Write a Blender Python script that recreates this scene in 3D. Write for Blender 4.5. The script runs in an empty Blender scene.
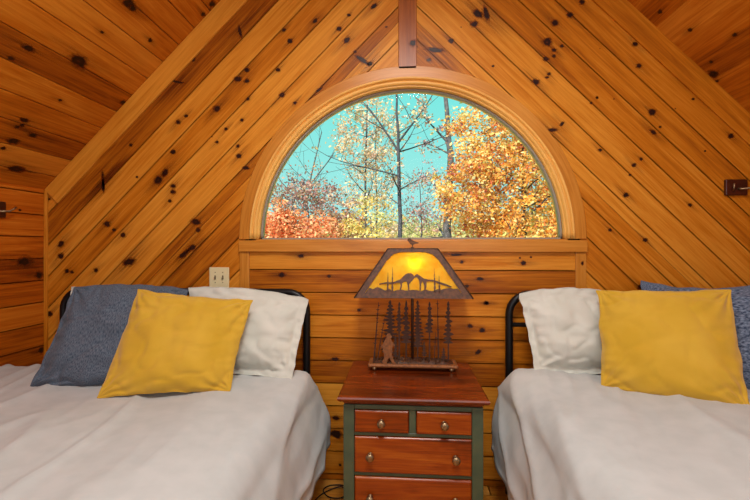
import bpy, bmesh, math, random
from mathutils import Vector, Matrix, noise
from math import sin, cos, pi, sqrt

S = bpy.context.scene
COL = S.collection
random.seed(7)

# ------------------------------------------------------------------ camera
cam_d = bpy.data.cameras.new('camera')
cam = bpy.data.objects.new('camera', cam_d)
COL.objects.link(cam)
cam_d.sensor_width = 36.0
cam_d.lens = 400.0 / 750.0 * 36.0
cam_d.shift_y = -3.0 / 750.0
cam_d.clip_start = 0.05
cam_d.clip_end = 400
cam.location = (0, 0, 1.35)
cam.rotation_euler = (pi / 2, 0, math.atan(28 / 400))
S.camera = cam

# ------------------------------------------------------------------ sky, sun, lights, exposure
w = bpy.data.worlds.new('sky')
S.world = w
w.use_nodes = True
bgn = w.node_tree.nodes['Background']
tc = w.node_tree.nodes.new('ShaderNodeTexCoord')
sx = w.node_tree.nodes.new('ShaderNodeSeparateXYZ')
rp = w.node_tree.nodes.new('ShaderNodeValToRGB')
w.node_tree.links.new(tc.outputs['Generated'], sx.inputs[0])
w.node_tree.links.new(sx.outputs['Z'], rp.inputs[0])
rp.color_ramp.elements[0].position = 0.0
rp.color_ramp.elements[0].color = (0.42, 0.80, 0.76, 1)
rp.color_ramp.elements[1].position = 0.45
rp.color_ramp.elements[1].color = (0.13, 0.78, 0.72, 1)
w.node_tree.links.new(rp.outputs[0], bgn.inputs['Color'])
bgn.inputs['Strength'].default_value = 1.15

def light(name, kind, loc, energy, color, rot=(0, 0, 0), **kw):
    d = bpy.data.lights.new(name, kind)
    d.energy = energy
    d.color = color
    for k, v in kw.items():
        setattr(d, k, v)
    o = bpy.data.objects.new(name, d)
    COL.objects.link(o)
    o.location = loc
    o.rotation_euler = rot
    return o

light('sun', 'SUN', (0, -5, 20), 9.0, (1.0, 0.95, 0.88), (math.radians(48), 0, math.radians(-28)), angle=0.02)
# added unseen fill lights: a panel behind the photographer and a disk overhead
light('rear_fill', 'AREA', (0.15, -1.7, 1.9), 46, (0.93, 0.97, 1.0), (math.radians(88), 0, 0),
      shape='RECTANGLE', size=2.4, size_y=1.7)
light('overhead_fill', 'AREA', (0.03, 0.6, 3.0), 60, (0.97, 0.96, 0.92), (0, 0, 0), shape='DISK', size=0.7)
S.view_settings.view_transform = 'Standard'
S.view_settings.look = 'None'
S.view_settings.gamma = 1
S.view_settings.use_curve_mapping = False
S.view_settings.exposure = -0.12
S.cycles.use_denoising = True
S.cycles.max_bounces = 8
S.cycles.transparent_max_bounces = 24
S.cycles.sample_clamp_indirect = 6

# ------------------------------------------------------------------ materials
def mat(name):
    m = bpy.data.materials.new(name)
    m.use_nodes = True
    n = m.node_tree.nodes
    return m, n, m.node_tree.links, n['Principled BSDF']

def srgb(r, g, b):
    f = lambda c: (c / 255 / 12.92) if c / 255 <= 0.04045 else ((c / 255 + 0.055) / 1.055) ** 2.4
    return (f(r), f(g), f(b), 1)

def ramp(n, stops):
    r = n.new('ShaderNodeValToRGB')
    e = r.color_ramp.elements
    while len(e) < len(stops):
        e.new(0.5)
    for k, (p, c) in enumerate(stops):
        e[k].position = p
        e[k].color = c
    return r

def wood(name, light_c, mid_c, dark_c, rough=0.36, vary=0.35, blotch=0.5, spec=0.35, warp=1.0):
    """Boards: UV is metres along / across the grain, every board an island of its own."""
    m, n, L, b = mat(name)
    tc = n.new('ShaderNodeUVMap')
    geo = n.new('ShaderNodeNewGeometry')
    sep = n.new('ShaderNodeSeparateXYZ'); L.new(tc.outputs[0], sep.inputs[0])
    rnd = n.new('ShaderNodeMath'); rnd.operation = 'MULTIPLY'; rnd.inputs[1].default_value = 61.0
    L.new(geo.outputs['Random Per Island'], rnd.inputs[0])
    def noise_at(su, sv, detail, rough_, dist=0.0, off=0.0):
        mu = n.new('ShaderNodeMath'); mu.operation = 'MULTIPLY'; mu.inputs[1].default_value = su
        mv = n.new('ShaderNodeMath'); mv.operation = 'MULTIPLY'; mv.inputs[1].default_value = sv
        L.new(sep.outputs[0], mu.inputs[0]); L.new(sep.outputs[1], mv.inputs[0])
        ad = n.new('ShaderNodeMath'); ad.operation = 'ADD'; ad.inputs[1].default_value = off
        L.new(rnd.outputs[0], ad.inputs[0])
        cb = n.new('ShaderNodeCombineXYZ')
        L.new(mu.outputs[0], cb.inputs[0]); L.new(mv.outputs[0], cb.inputs[1]); L.new(ad.outputs[0], cb.inputs[2])
        t = n.new('ShaderNodeTexNoise')
        t.inputs['Scale'].default_value = 1.0
        t.inputs['Detail'].default_value = detail
        t.inputs['Roughness'].default_value = rough_
        t.inputs['Distortion'].default_value = dist
        L.new(cb.outputs[0], t.inputs['Vector'])
        return t
    g1 = noise_at(1.5, 34, 4, 0.62, 1.3 * warp)
    g2 = noise_at(5, 190, 2, 0.6, 0.2, 3.3)
    g3 = noise_at(1.6, 6.0, 3, 0.6, 1.2, 8.1)
    a1 = n.new('ShaderNodeMath'); a1.operation = 'MULTIPLY'; a1.inputs[1].default_value = 0.62
    L.new(g1.outputs[0], a1.inputs[0])
    a2 = n.new('ShaderNodeMath'); a2.operation = 'MULTIPLY_ADD'; a2.inputs[1].default_value = 0.22
    L.new(g2.outputs[0], a2.inputs[0]); L.new(a1.outputs[0], a2.inputs[2])
    a3 = n.new('ShaderNodeMath'); a3.operation = 'MULTIPLY_ADD'; a3.inputs[1].default_value = blotch
    L.new(g3.outputs[0], a3.inputs[0]); L.new(a2.outputs[0], a3.inputs[2])
    # tone of each board
    rb = n.new('ShaderNodeTexWhiteNoise'); rb.noise_dimensions = '1D'
    L.new(geo.outputs['Random Per Island'], rb.inputs['W'])
    a4 = n.new('ShaderNodeMath'); a4.operation = 'MULTIPLY_ADD'; a4.inputs[1].default_value = vary
    L.new(rb.outputs['Value'], a4.inputs[0]); L.new(a3.outputs[0], a4.inputs[2])
    mr = n.new('ShaderNodeMapRange')
    mid = 0.42 + blotch * 0.5 + vary * 0.5
    mr.inputs['From Min'].default_value = mid - 0.30
    mr.inputs['From Max'].default_value = mid + 0.30
    L.new(a4.outputs[0], mr.inputs['Value'])
    r = ramp(n, [(0.08, light_c), (0.52, mid_c), (0.95, dark_c)])
    L.new(mr.outputs[0], r.inputs[0])
    L.new(r.outputs[0], b.inputs['Base Color'])
    b.inputs['Roughness'].default_value = rough
    b.inputs['Specular IOR Level'].default_value = spec
    bp = n.new('ShaderNodeBump'); bp.inputs['Strength'].default_value = 0.08; bp.inputs['Distance'].default_value = 0.002
    L.new(g1.outputs[0], bp.inputs['Height']); L.new(bp.outputs[0], b.inputs['Normal'])
    return m

def plain(name, col, rough=0.5, metal=0.0, bump=None, mottled=None, spec=0.5, coat=0.0, bs=0.3):
    m, n, L, b = mat(name)
    b.inputs['Base Color'].default_value = col
    b.inputs['Roughness'].default_value = rough
    b.inputs['Metallic'].default_value = metal
    b.inputs['Specular IOR Level'].default_value = spec
    b.inputs['Coat Weight'].default_value = coat
    tc = n.new('ShaderNodeTexCoord')
    t = n.new('ShaderNodeTexNoise'); t.inputs['Scale'].default_value = bump or 30; t.inputs['Detail'].default_value = 4
    L.new(tc.outputs['Object'], t.inputs['Vector'])
    if mottled:
        r = ramp(n, [(0.35, col), (0.68, mottled)])
        L.new(t.outputs[0], r.inputs[0]); L.new(r.outputs[0], b.inputs['Base Color'])
    if bump:
        bp = n.new('ShaderNodeBump'); bp.inputs['Strength'].default_value = bs; bp.inputs['Distance'].default_value = 0.003
        L.new(t.outputs[0], bp.inputs['Height']); L.new(bp.outputs[0], b.inputs['Normal'])
    return m

def fabric(name, col, col2, kind='plain', rough=0.9):
    m, n, L, b = mat(name)
    uv = n.new('ShaderNodeUVMap')
    mp = n.new('ShaderNodeMapping'); L.new(uv.outputs[0], mp.inputs[0])
    t = n.new('ShaderNodeTexNoise'); t.inputs['Detail'].default_value = 4
    t.inputs['Scale'].default_value = 1.0
    if kind == 'denim':
        mp.inputs['Scale'].default_value = (520, 110, 1)
    elif kind == 'velvet':
        mp.inputs['Scale'].default_value = (7, 7, 1)
    elif kind == 'knit':
        mp.inputs['Scale'].default_value = (110, 160, 1)
    else:
        mp.inputs['Scale'].default_value = (12, 12, 1)
    L.new(mp.outputs[0], t.inputs['Vector'])
    r = ramp(n, [(0.36, col), (0.64, col2)])
    L.new(t.outputs[0], r.inputs[0])
    L.new(r.outputs[0], b.inputs['Base Color'])
    b.inputs['Roughness'].default_value = rough
    b.inputs['Specular IOR Level'].default_value = 0.15
    b.inputs['Sheen Weight'].default_value = 0.25 if kind == 'velvet' else 0.08
    h = t
    if kind in ('velvet', 'plain'):
        h = n.new('ShaderNodeTexNoise'); h.inputs['Scale'].default_value = 420; h.inputs['Detail'].default_value = 2
        L.new(uv.outputs[0], h.inputs['Vector'])
    bp = n.new('ShaderNodeBump')
    bp.inputs['Strength'].default_value = 0.75 if kind == 'knit' else 0.25
    bp.inputs['Distance'].default_value = 0.004 if kind == 'knit' else 0.001
    L.new(h.outputs[0], bp.inputs['Height']); L.new(bp.outputs[0], b.inputs['Normal'])
    return m

def knot_material():
    """The knot itself: dark ringed heart, bark ring, stain fading into the board round it."""
    m, n, L, b = mat('pine_knot')
    uv = n.new('ShaderNodeUVMap')
    geo = n.new('ShaderNodeNewGeometry')
    v = n.new('ShaderNodeVectorMath'); v.operation = 'SUBTRACT'; v.inputs[1].default_value = (0.5, 0.5, 0)
    L.new(uv.outputs[0], v.inputs[0])
    ln = n.new('ShaderNodeVectorMath'); ln.operation = 'LENGTH'; L.new(v.outputs[0], ln.inputs[0])
    nz = n.new('ShaderNodeTexNoise'); nz.noise_dimensions = '4D'; nz.inputs['Scale'].default_value = 4.5; nz.inputs['Detail'].default_value = 3
    wm = n.new('ShaderNodeMath'); wm.operation = 'MULTIPLY'; wm.inputs[1].default_value = 90
    L.new(geo.outputs['Random Per Island'], wm.inputs[0]); L.new(wm.outputs[0], nz.inputs['W']); L.new(uv.outputs[0], nz.inputs['Vector'])
    d = n.new('ShaderNodeMath'); d.operation = 'MULTIPLY_ADD'; d.inputs[1].default_value = 0.38
    L.new(nz.outputs[0], d.inputs[0]); L.new(ln.outputs['Value'], d.inputs[2])
    # d about 0.17 at the centre, 0.67 at the rim
    alpha = ramp(n, [(0.0, (1, 1, 1, 1)), (0.39, (1, 1, 1, 1)), (0.44, (0.42, 0.42, 0.42, 1)), (0.56, (0, 0, 0, 1))])
    L.new(d.outputs[0], alpha.inputs[0])
    colr = ramp(n, [(0.14, srgb(92, 36, 10)), (0.22, srgb(44, 15, 5)), (0.36, srgb(22, 8, 4)), (0.42, srgb(104, 42, 8)), (0.56, srgb(150, 72, 12))])
    L.new(d.outputs[0], colr.inputs[0]); L.new(colr.outputs[0], b.inputs['Base Color'])
    L.new(alpha.outputs[0], b.inputs['Alpha'])
    b.inputs['Roughness'].default_value = 0.4
    b.inputs['Specular IOR Level'].default_value = 0.3
    return m

def halo_material():
    """Darker heartwood streak running along the grain through a knot."""
    m, n, L, b = mat('heartwood_streak')
    uv = n.new('ShaderNodeUVMap'); geo = n.new('ShaderNodeNewGeometry')
    v = n.new('ShaderNodeVectorMath'); v.operation = 'SUBTRACT'; v.inputs[1].default_value = (0.5, 0.5, 0)
    L.new(uv.outputs[0], v.inputs[0])
    ln = n.new('ShaderNodeVectorMath'); ln.operation = 'LENGTH'; L.new(v.outputs[0], ln.inputs[0])
    mp = n.new('ShaderNodeMapping'); mp.inputs['Scale'].default_value = (1.6, 9, 1); L.new(uv.outputs[0], mp.inputs[0])
    nz = n.new('ShaderNodeTexNoise'); nz.noise_dimensions = '4D'; nz.inputs['Scale'].default_value = 1.0; nz.inputs['Detail'].default_value = 3
    wm = n.new('ShaderNodeMath'); wm.operation = 'MULTIPLY'; wm.inputs[1].default_value = 70
    L.new(geo.outputs['Random Per Island'], wm.inputs[0]); L.new(wm.outputs[0], nz.inputs['W']); L.new(mp.outputs[0], nz.inputs['Vector'])
    mr = n.new('ShaderNodeMapRange'); mr.inputs['From Min'].default_value = 0.06; mr.inputs['From Max'].default_value = 0.5
    mr.inputs['To Min'].default_value = 1.0; mr.inputs['To Max'].default_value = 0.0
    L.new(ln.outputs['Value'], mr.inputs['Value'])
    r2 = ramp(n, [(0.36, (0, 0, 0, 1)), (0.66, (1, 1, 1, 1))]); L.new(nz.outputs[0], r2.inputs[0])
    mu = n.new('ShaderNodeMath'); mu.operation = 'MULTIPLY'; L.new(mr.outputs[0], mu.inputs[0]); L.new(r2.outputs[0], mu.inputs[1])
    m2 = n.new('ShaderNodeMath'); m2.operation = 'MULTIPLY'; m2.inputs[1].default_value = 0.5; L.new(mu.outputs[0], m2.inputs[0])
    b.inputs['Base Color'].default_value = srgb(92, 38, 10)
    L.new(m2.outputs[0], b.inputs['Alpha'])
    b.inputs['Roughness'].default_value = 0.38
    return m

M = {}
M['wall'] = wood('knotty_pine', srgb(222, 150, 52), srgb(192, 112, 20), srgb(128, 60, 6), vary=0.34, blotch=0.3, spec=0.2, rough=0.42)
M['ceil'] = wood('ceiling_pine', srgb(220, 144, 46), srgb(188, 104, 18), srgb(120, 54, 6), vary=0.36, blotch=0.35, rough=0.42, spec=0.2)
M['side'] = wood('side_wall_pine', srgb(216, 130, 38), srgb(184, 92, 14), srgb(112, 44, 5), vary=0.4, blotch=0.35, rough=0.42, spec=0.2)
M['trim'] = wood('window_casing_pine', srgb(246, 198, 116), srgb(238, 182, 92), srgb(208, 142, 58), vary=0.12, blotch=0.2)
M['board'] = wood('window_board_pine', srgb(214, 148, 62), srgb(192, 122, 38), srgb(146, 82, 18), vary=0.12, blotch=0.35)
M['post'] = wood('centre_post_pine', srgb(176, 104, 38), srgb(152, 80, 22), srgb(112, 50, 10), vary=0.1, blotch=0.3)
M['floor'] = wood('pine_floor', srgb(232, 168, 78), srgb(214, 142, 50), srgb(172, 98, 26), rough=0.3, vary=0.3, blotch=0.35)
M['knot'] = knot_material()
M['halo'] = halo_material()
M['groove'] = plain('groove_backing', srgb(92, 42, 12), 0.8)
M['cherry'] = wood('stained_cherry', srgb(176, 90, 22), srgb(142, 58, 8), srgb(70, 24, 4), rough=0.28, vary=0.15, blotch=0.8, spec=0.35, warp=2)
M['cherry_top'] = wood('stained_cherry_top', srgb(152, 70, 16), srgb(112, 42, 7), srgb(54, 18, 4), rough=0.24, vary=0.1, blotch=0.9, spec=0.5, warp=2)
M['green'] = plain('sage_green_paint', srgb(66, 80, 60), 0.45, bump=18, mottled=srgb(80, 90, 64), bs=0.1)
M['brass'] = plain('aged_brass', srgb(158, 136, 104), 0.42, 1.0)
M['black'] = plain('black_metal', srgb(22, 21, 22), 0.38, 0.3, spec=0.4)
M['rubber'] = plain('black_rubber', srgb(18, 17, 17), 0.6)
M['white'] = fabric('white_cotton', srgb(200, 200, 188), srgb(208, 207, 196))
M['duvet'] = fabric('white_duvet_cotton', srgb(186, 188, 186), srgb(194, 195, 193))
M['yellow'] = fabric('mustard_velvet', srgb(196, 154, 42), srgb(206, 164, 56), 'velvet')
M['denim'] = fabric('blue_heather_linen', srgb(58, 70, 86), srgb(106, 114, 126), 'denim')
M['knit'] = fabric('blue_grey_woven', srgb(48, 60, 82), srgb(126, 138, 158), 'knit')
M['mattress'] = fabric('mattress_ticking', srgb(206, 200, 190), srgb(214, 208, 198))
M['cream'] = plain('cream_plastic', srgb(226, 214, 168), 0.4)
M['dkwood'] = plain('dark_stained_wood', srgb(74, 26, 10), 0.35, bump=25, mottled=srgb(52, 18, 8), bs=0.1)
M['rust'] = plain('rusted_steel', srgb(98, 58, 30), 0.6, 0.2, bump=70, mottled=srgb(58, 34, 20))
M['rust_dark'] = plain('dark_rusted_steel', srgb(50, 28, 16), 0.6, 0.2, bump=90, mottled=srgb(82, 46, 22))
M['rust_light'] = plain('orange_rusted_steel', srgb(150, 92, 44), 0.6, 0.1, bump=80, mottled=srgb(104, 62, 32))
M['vinyl'] = plain('grey_sash', srgb(150, 140, 124), 0.5)
M['screw'] = plain('screw_slot', srgb(120, 106, 78), 0.5)

def glass_material():
    m, n, L, b = mat('window_glass')
    n.remove(b)
    tr = n.new('ShaderNodeBsdfTransparent'); gl = n.new('ShaderNodeBsdfGlossy'); gl.inputs['Roughness'].default_value = 0.02
    fr = n.new('ShaderNodeFresnel'); fr.inputs['IOR'].default_value = 1.08
    mx = n.new('ShaderNodeMixShader')
    L.new(fr.outputs[0], mx.inputs[0]); L.new(tr.outputs[0], mx.inputs[1]); L.new(gl.outputs[0], mx.inputs[2])
    L.new(mx.outputs[0], n['Material Output'].inputs['Surface'])
    return m
M['glass'] = glass_material()

def mica_material():
    m, n, L, b = mat('amber_mica')
    n.remove(b)
    tc = n.new('ShaderNodeTexCoord'); t = n.new('ShaderNodeTexNoise'); t.inputs['Scale'].default_value = 22; t.inputs['Detail'].default_value = 5
    L.new(tc.outputs['Object'], t.inputs['Vector'])
    r = ramp(n, [(0.35, srgb(255, 226, 90)), (0.65, srgb(248, 204, 60))])
    L.new(t.outputs[0], r.inputs[0])
    a = n.new('ShaderNodeBsdfTranslucent'); d = n.new('ShaderNodeBsdfDiffuse')
    L.new(r.outputs[0], a.inputs['Color']); L.new(r.outputs[0], d.inputs['Color'])
    mx = n.new('ShaderNodeMixShader'); mx.inputs[0].default_value = 0.35
    L.new(a.outputs[0], mx.inputs[1]); L.new(d.outputs[0], mx.inputs[2])
    L.new(mx.outputs[0], n['Material Output'].inputs['Surface'])
    return m
M['mica'] = mica_material()

def emit(name, col, s):
    m, n, L, b = mat(name)
    b.inputs['Base Color'].default_value = col
    b.inputs['Emission Color'].default_value = col
    b.inputs['Emission Strength'].default_value = s
    return m
M['bulb'] = emit('bulb_glow', (1.0, 0.8, 0.4, 1), 12)

def leafy(name, cols, rough=0.6):
    m, n, L, b = mat(name)
    geo = n.new('ShaderNodeNewGeometry')
    r = ramp(n, [(i / max(1, len(cols) - 1), srgb(*c)) for i, c in enumerate(cols)])
    r.color_ramp.interpolation = 'LINEAR'
    at = n.new('ShaderNodeAttribute'); at.attribute_name = 'leaf_tint'
    L.new(at.outputs['Fac'], r.inputs[0])
    L.new(r.outputs[0], b.inputs['Base Color'])
    b.inputs['Roughness'].default_value = rough
    tr = n.new('ShaderNodeBsdfTranslucent'); L.new(r.outputs[0], tr.inputs['Color'])
    mx = n.new('ShaderNodeMixShader'); mx.inputs[0].default_value = 0.35
    L.new(b.outputs[0], mx.inputs[1]); L.new(tr.outputs[0], mx.inputs[2])
    L.new(mx.outputs[0], n['Material Output'].inputs['Surface'])
    return m
def bark(name, c1, c2):
    return plain(name, srgb(*c1), 0.85, bump=9, mottled=srgb(*c2))
M['bark'] = bark('grey_bark', (98, 92, 92), (62, 58, 62))
M['bark_dark'] = bark('dark_bark', (74, 70, 76), (44, 42, 48))
M['litter'] = plain('leaf_litter', srgb(150, 120, 78), 0.9, bump=3, mottled=srgb(190, 160, 96))

# ------------------------------------------------------------------ helpers
def tag(o, label=None, cat=None, group=None, kind=None):
    if label: o['label'] = label
    if cat: o['category'] = cat
    if group: o['group'] = group
    if kind: o['kind'] = kind
    return o

def empty(name, loc, rz=0.0, parent=None):
    o = bpy.data.objects.new(name, None)
    o.empty_display_size = 0.1
    COL.objects.link(o)
    o.location = loc
    o.rotation_euler = (0, 0, rz)
    return o

def link(name, bm, mats, parent=None, smooth=False, loc=None):
    me = bpy.data.meshes.new(name)
    bm.to_mesh(me)
    bm.free()
    if not isinstance(mats, (list, tuple)):
        mats = [mats]
    for m in mats:
        me.materials.append(m)
    if smooth:
        for p in me.polygons:
            p.use_smooth = True
    o = bpy.data.objects.new(name, me)
    COL.objects.link(o)
    if parent:
        o.parent = parent
    if loc:
        o.location = loc
    return o

def uvl(bm):
    return bm.loops.layers.uv.verify()

def add_box(bm, lo, hi, bev=0.0, seg=2, axis=0, mi=0):
    """Box; UVs run in metres, u along `axis`."""
    x0, y0, z0 = lo; x1, y1, z1 = hi
    vs = [bm.verts.new(p) for p in ((x0, y0, z0), (x1, y0, z0), (x1, y1, z0), (x0, y1, z0), (x0, y0, z1), (x1, y0, z1), (x1, y1, z1), (x0, y1, z1))]
    fs = [bm.faces.new([vs[i] for i in q]) for q in ((0, 3, 2, 1), (4, 5, 6, 7), (0, 1, 5, 4), (1, 2, 6, 5), (2, 3, 7, 6), (3, 0, 4, 7))]
    if bev > 0:
        es = list({e for f in fs for e in f.edges})
        r = bmesh.ops.bevel(bm, geom=es, offset=bev, segments=seg, affect='EDGES', profile=0.5)
        seen = set(fs) | set(r['faces'])
        st = [v for v in r['verts']]
        fs = list({f for v in st if v.is_valid for f in v.link_faces})
    box_uv(bm, fs, axis, mi)
    return fs

def box_uv(bm, fs, axis, mi=0, off=None):
    L = uvl(bm)
    off = off if off is not None else random.uniform(0, 9)
    for f in fs:
        if not f.is_valid: continue
        f.material_index = mi
        n = f.normal if f.normal.length > 0 else None
        f.normal_update()
        n = [abs(c) for c in f.normal]
        k = n.index(max(n))
        others = [i for i in range(3) if i != axis]
        for l in f.loops:
            c = l.vert.co
            if k == axis:
                l[L].uv = (c[others[0]] + off, c[others[1]])
            else:
                o = [i for i in others if i != k][0]
                l[L].uv = (c[axis] + off, c[o] + k * 3.1)

def tube(bm, pts, rad, seg=10, closed=False, cap=True, mi=0):
    """Tube along points; rad number or list."""
    P = [Vector(p) for p in pts]
    n = len(P)
    R = rad if isinstance(rad, (list, tuple)) else [rad] * n
    rings = []
    up = None
    for i in range(n):
        if closed:
            t = (P[(i + 1) % n] - P[i - 1])
        else:
            t = P[min(i + 1, n - 1)] - P[max(i - 1, 0)]
        if t.length < 1e-9: t = Vector((0, 0, 1))
        t.normalize()
        if up is None:
            up = Vector((0, 0, 1)) if abs(t.z) < 0.9 else Vector((1, 0, 0))
        a = t.cross(up)
        if a.length < 1e-6: a = t.orthogonal()
        a.normalize()
        b = t.cross(a).normalized()
        up = -b if False else b * -1
        rings.append([bm.verts.new(P[i] + a * (R[i] * cos(2 * pi * k / seg)) + b * (R[i] * sin(2 * pi * k / seg))) for k in range(seg)])
    fs = []
    m = n if closed else n - 1
    for i in range(m):
        A = rings[i]; B = rings[(i + 1) % n]
        for k in range(seg):
            f = bm.faces.new((A[k], A[(k + 1) % seg], B[(k + 1) % seg], B[k]))
            f.smooth = True; f.material_index = mi
            fs.append(f)
    if cap and not closed:
        for f in (bm.faces.new(rings[0][::-1]), bm.faces.new(rings[-1])):
            f.material_index = mi
    return fs

def lathe(bm, prof, origin, axis='Z', seg=24, mi=0):
    """prof: (radius, height) list."""
    O = Vector(origin)
    ring = []
    for r, h in prof:
        row = []
        for k in range(seg):
            c, s_ = cos(2 * pi * k / seg) * r, sin(2 * pi * k / seg) * r
            p = {'Z': (c, s_, h), 'Y': (c, h, s_), 'X': (h, c, s_)}[axis]
            row.append(bm.verts.new(O + Vector(p)))
        ring.append(row)
    for i in range(len(ring) - 1):
        for k in range(seg):
            f = bm.faces.new((ring[i][k], ring[i][(k + 1) % seg], ring[i + 1][(k + 1) % seg], ring[i + 1][k]))
            f.smooth = True; f.material_index = mi
    bm.faces.new(ring[0][::-1]).material_index = mi
    bm.faces.new(ring[-1]).material_index = mi
    bmesh.ops.recalc_face_normals(bm, faces=bm.faces)

def clip(poly, a, b, c):
    """Keep the part of a 2D polygon with a*x+b*y+c >= 0."""
    out = []
    for i in range(len(poly)):
        p, q = poly[i], poly[(i + 1) % len(poly)]
        dp = a * p[0] + b * p[1] + c
        dq = a * q[0] + b * q[1] + c
        if dp >= 0: out.append(p)
        if (dp >= 0) != (dq >= 0):
            t = dp / (dp - dq)
            out.append((p[0] + (q[0] - p[0]) * t, p[1] + (q[1] - p[1]) * t))
    # drop duplicates
    res = []
    for p in out:
        if not res or (abs(p[0] - res[-1][0]) + abs(p[1] - res[-1][1])) > 1e-5:
            res.append(p)
    if len(res) > 1 and (abs(res[0][0] - res[-1][0]) + abs(res[0][1] - res[-1][1])) < 1e-5:
        res.pop()
    return res

def area(poly):
    return 0.5 * sum(poly[i][0] * poly[(i + 1) % len(poly)][1] - poly[(i + 1) % len(poly)][0] * poly[i][1] for i in range(len(poly)))

def board(bm, poly, O, A, B, N, thick=0.019, bev=0.0035, lift=0.0, mi=0):
    """One tongue-and-groove board: poly in (a, b) metres, front face at N*lift, eased edges."""
    if len(poly) < 3 or abs(area(poly)) < 2e-4:
        return
    O, A, B, N = Vector(O), Vector(A), Vector(B), Vector(N)
    pos = lambda p, h: O + A * p[0] + B * p[1] + N * h
    front = [bm.verts.new(pos(p, lift)) for p in poly]
    back = [bm.verts.new(pos(p, lift - thick)) for p in poly]
    ff = bm.faces.new(front)
    ff.normal_update()
    if ff.normal.dot(N) < 0:
        ff.normal_flip()
    bm.faces.new(back)
    n = len(poly)
    for i in range(n):
        bm.faces.new((front[i], front[(i + 1) % n], back[(i + 1) % n], back[i]))
    es = list(ff.edges)
    before = set(bm.faces)
    if bev:
        bmesh.ops.bevel(bm, geom=es, offset=bev, segments=1, affect='EDGES', clamp_overlap=True)
    isl = set()
    seed = [v for v in back]
    for v in seed:
        for f in v.link_faces:
            isl.add(f)
    grow = True
    while grow:
        grow = False
        for f in list(isl):
            for e in f.edges:
                for g in e.link_faces:
                    if g not in isl:
                        isl.add(g); grow = True
    L = uvl(bm)
    for f in isl:
        f.material_index = mi
        for l in f.loops:
            d = l.vert.co - O
            l[L].uv = (d.dot(A), d.dot(B))
    bmesh.ops.recalc_face_normals(bm, faces=list(isl))

def strips(bm, region, width, O, A, B, N, b0, b1, gap=0.0012, lift=0.0, thick=0.019, joints=None):
    """Cut a region (polygon in a,b) into boards running along a."""
    b = b0
    while b < b1 - 1e-6:
        p = clip(region, 0, 1, -(b + gap / 2))
        p = clip(p, 0, -1, b + width - gap / 2) if len(p) > 2 else p
        if len(p) > 2:
            if joints:
                xs = [q[0] for q in p]
                lo, hi = min(xs), max(xs)
                cuts = [lo - 1]
                x = lo + random.uniform(0.4, joints)
                while x < hi:
                    cuts.append(x); x += random.uniform(0.7 * joints, 1.4 * joints)
                cuts.append(hi + 1)
                for i in range(len(cuts) - 1):
                    q = clip(p, 1, 0, -(cuts[i] + 0.0005))
                    q = clip(q, -1, 0, cuts[i + 1] - 0.0005) if len(q) > 2 else q
                    board(bm, q, O, A, B, N, thick, lift=lift)
            else:
                board(bm, p, O, A, B, N, thick, lift=lift)
        b += width

def knot(bm, O, A, B, N, a, b, ra, rb, ang=0.0, mi=1, lift=0.0004, grain=0.0, halo=True):
    if halo and ra > 0.009:
        quad(bm, O, A, B, N, a, b, max(ra, rb) * 5.0 + 0.02, max(ra, rb) * 1.5, grain, 3, lift * 0.5)
    quad(bm, O, A, B, N, a, b, ra * 1.75, rb * 1.75, ang, mi, lift)

def quad(bm, O, A, B, N, a, b, ra, rb, ang=0.0, mi=1, lift=0.0004):
    """A knot set flush in the face of a board. ra/rb radii in metres, ang rotates in the plane."""
    O, A, B, N = Vector(O), Vector(A), Vector(B), Vector(N)
    c = O + A * a + B * b + N * lift
    L = uvl(bm)
    k = 1.0
    ca, sa = cos(ang), sin(ang)
    q = []
    for sx_, sy_ in ((-1, -1), (1, -1), (1, 1), (-1, 1)):
        x, y = sx_ * ra * k, sy_ * rb * k
        q.append((bm.verts.new(c + A * (x * ca - y * sa) + B * (x * sa + y * ca)), ((sx_ + 1) / 2, (sy_ + 1) / 2)))
    f = bm.faces.new([v for v, _ in q])
    f.normal_update()
    if f.normal.dot(N) < 0: f.normal_flip()
    f.material_index = mi
    d = {v: u for v, u in q}
    for l in f.loops:
        l[L].uv = d[l.vert]

def prism(bm, poly, y0, y1, mi=0):
    """Extrude a polygon in (x, z) from y0 to y1."""
    a = [bm.verts.new((p[0], y0, p[1])) for p in poly]
    b = [bm.verts.new((p[0], y1, p[1])) for p in poly]
    fs = [bm.faces.new(a), bm.faces.new(b[::-1])]
    n = len(poly)
    for i in range(n):
        fs.append(bm.faces.new((a[i], a[(i + 1) % n], b[(i + 1) % n], b[i])))
    bmesh.ops.recalc_face_normals(bm, faces=fs)
    for f in fs: f.material_index = mi
    return fs

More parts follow.
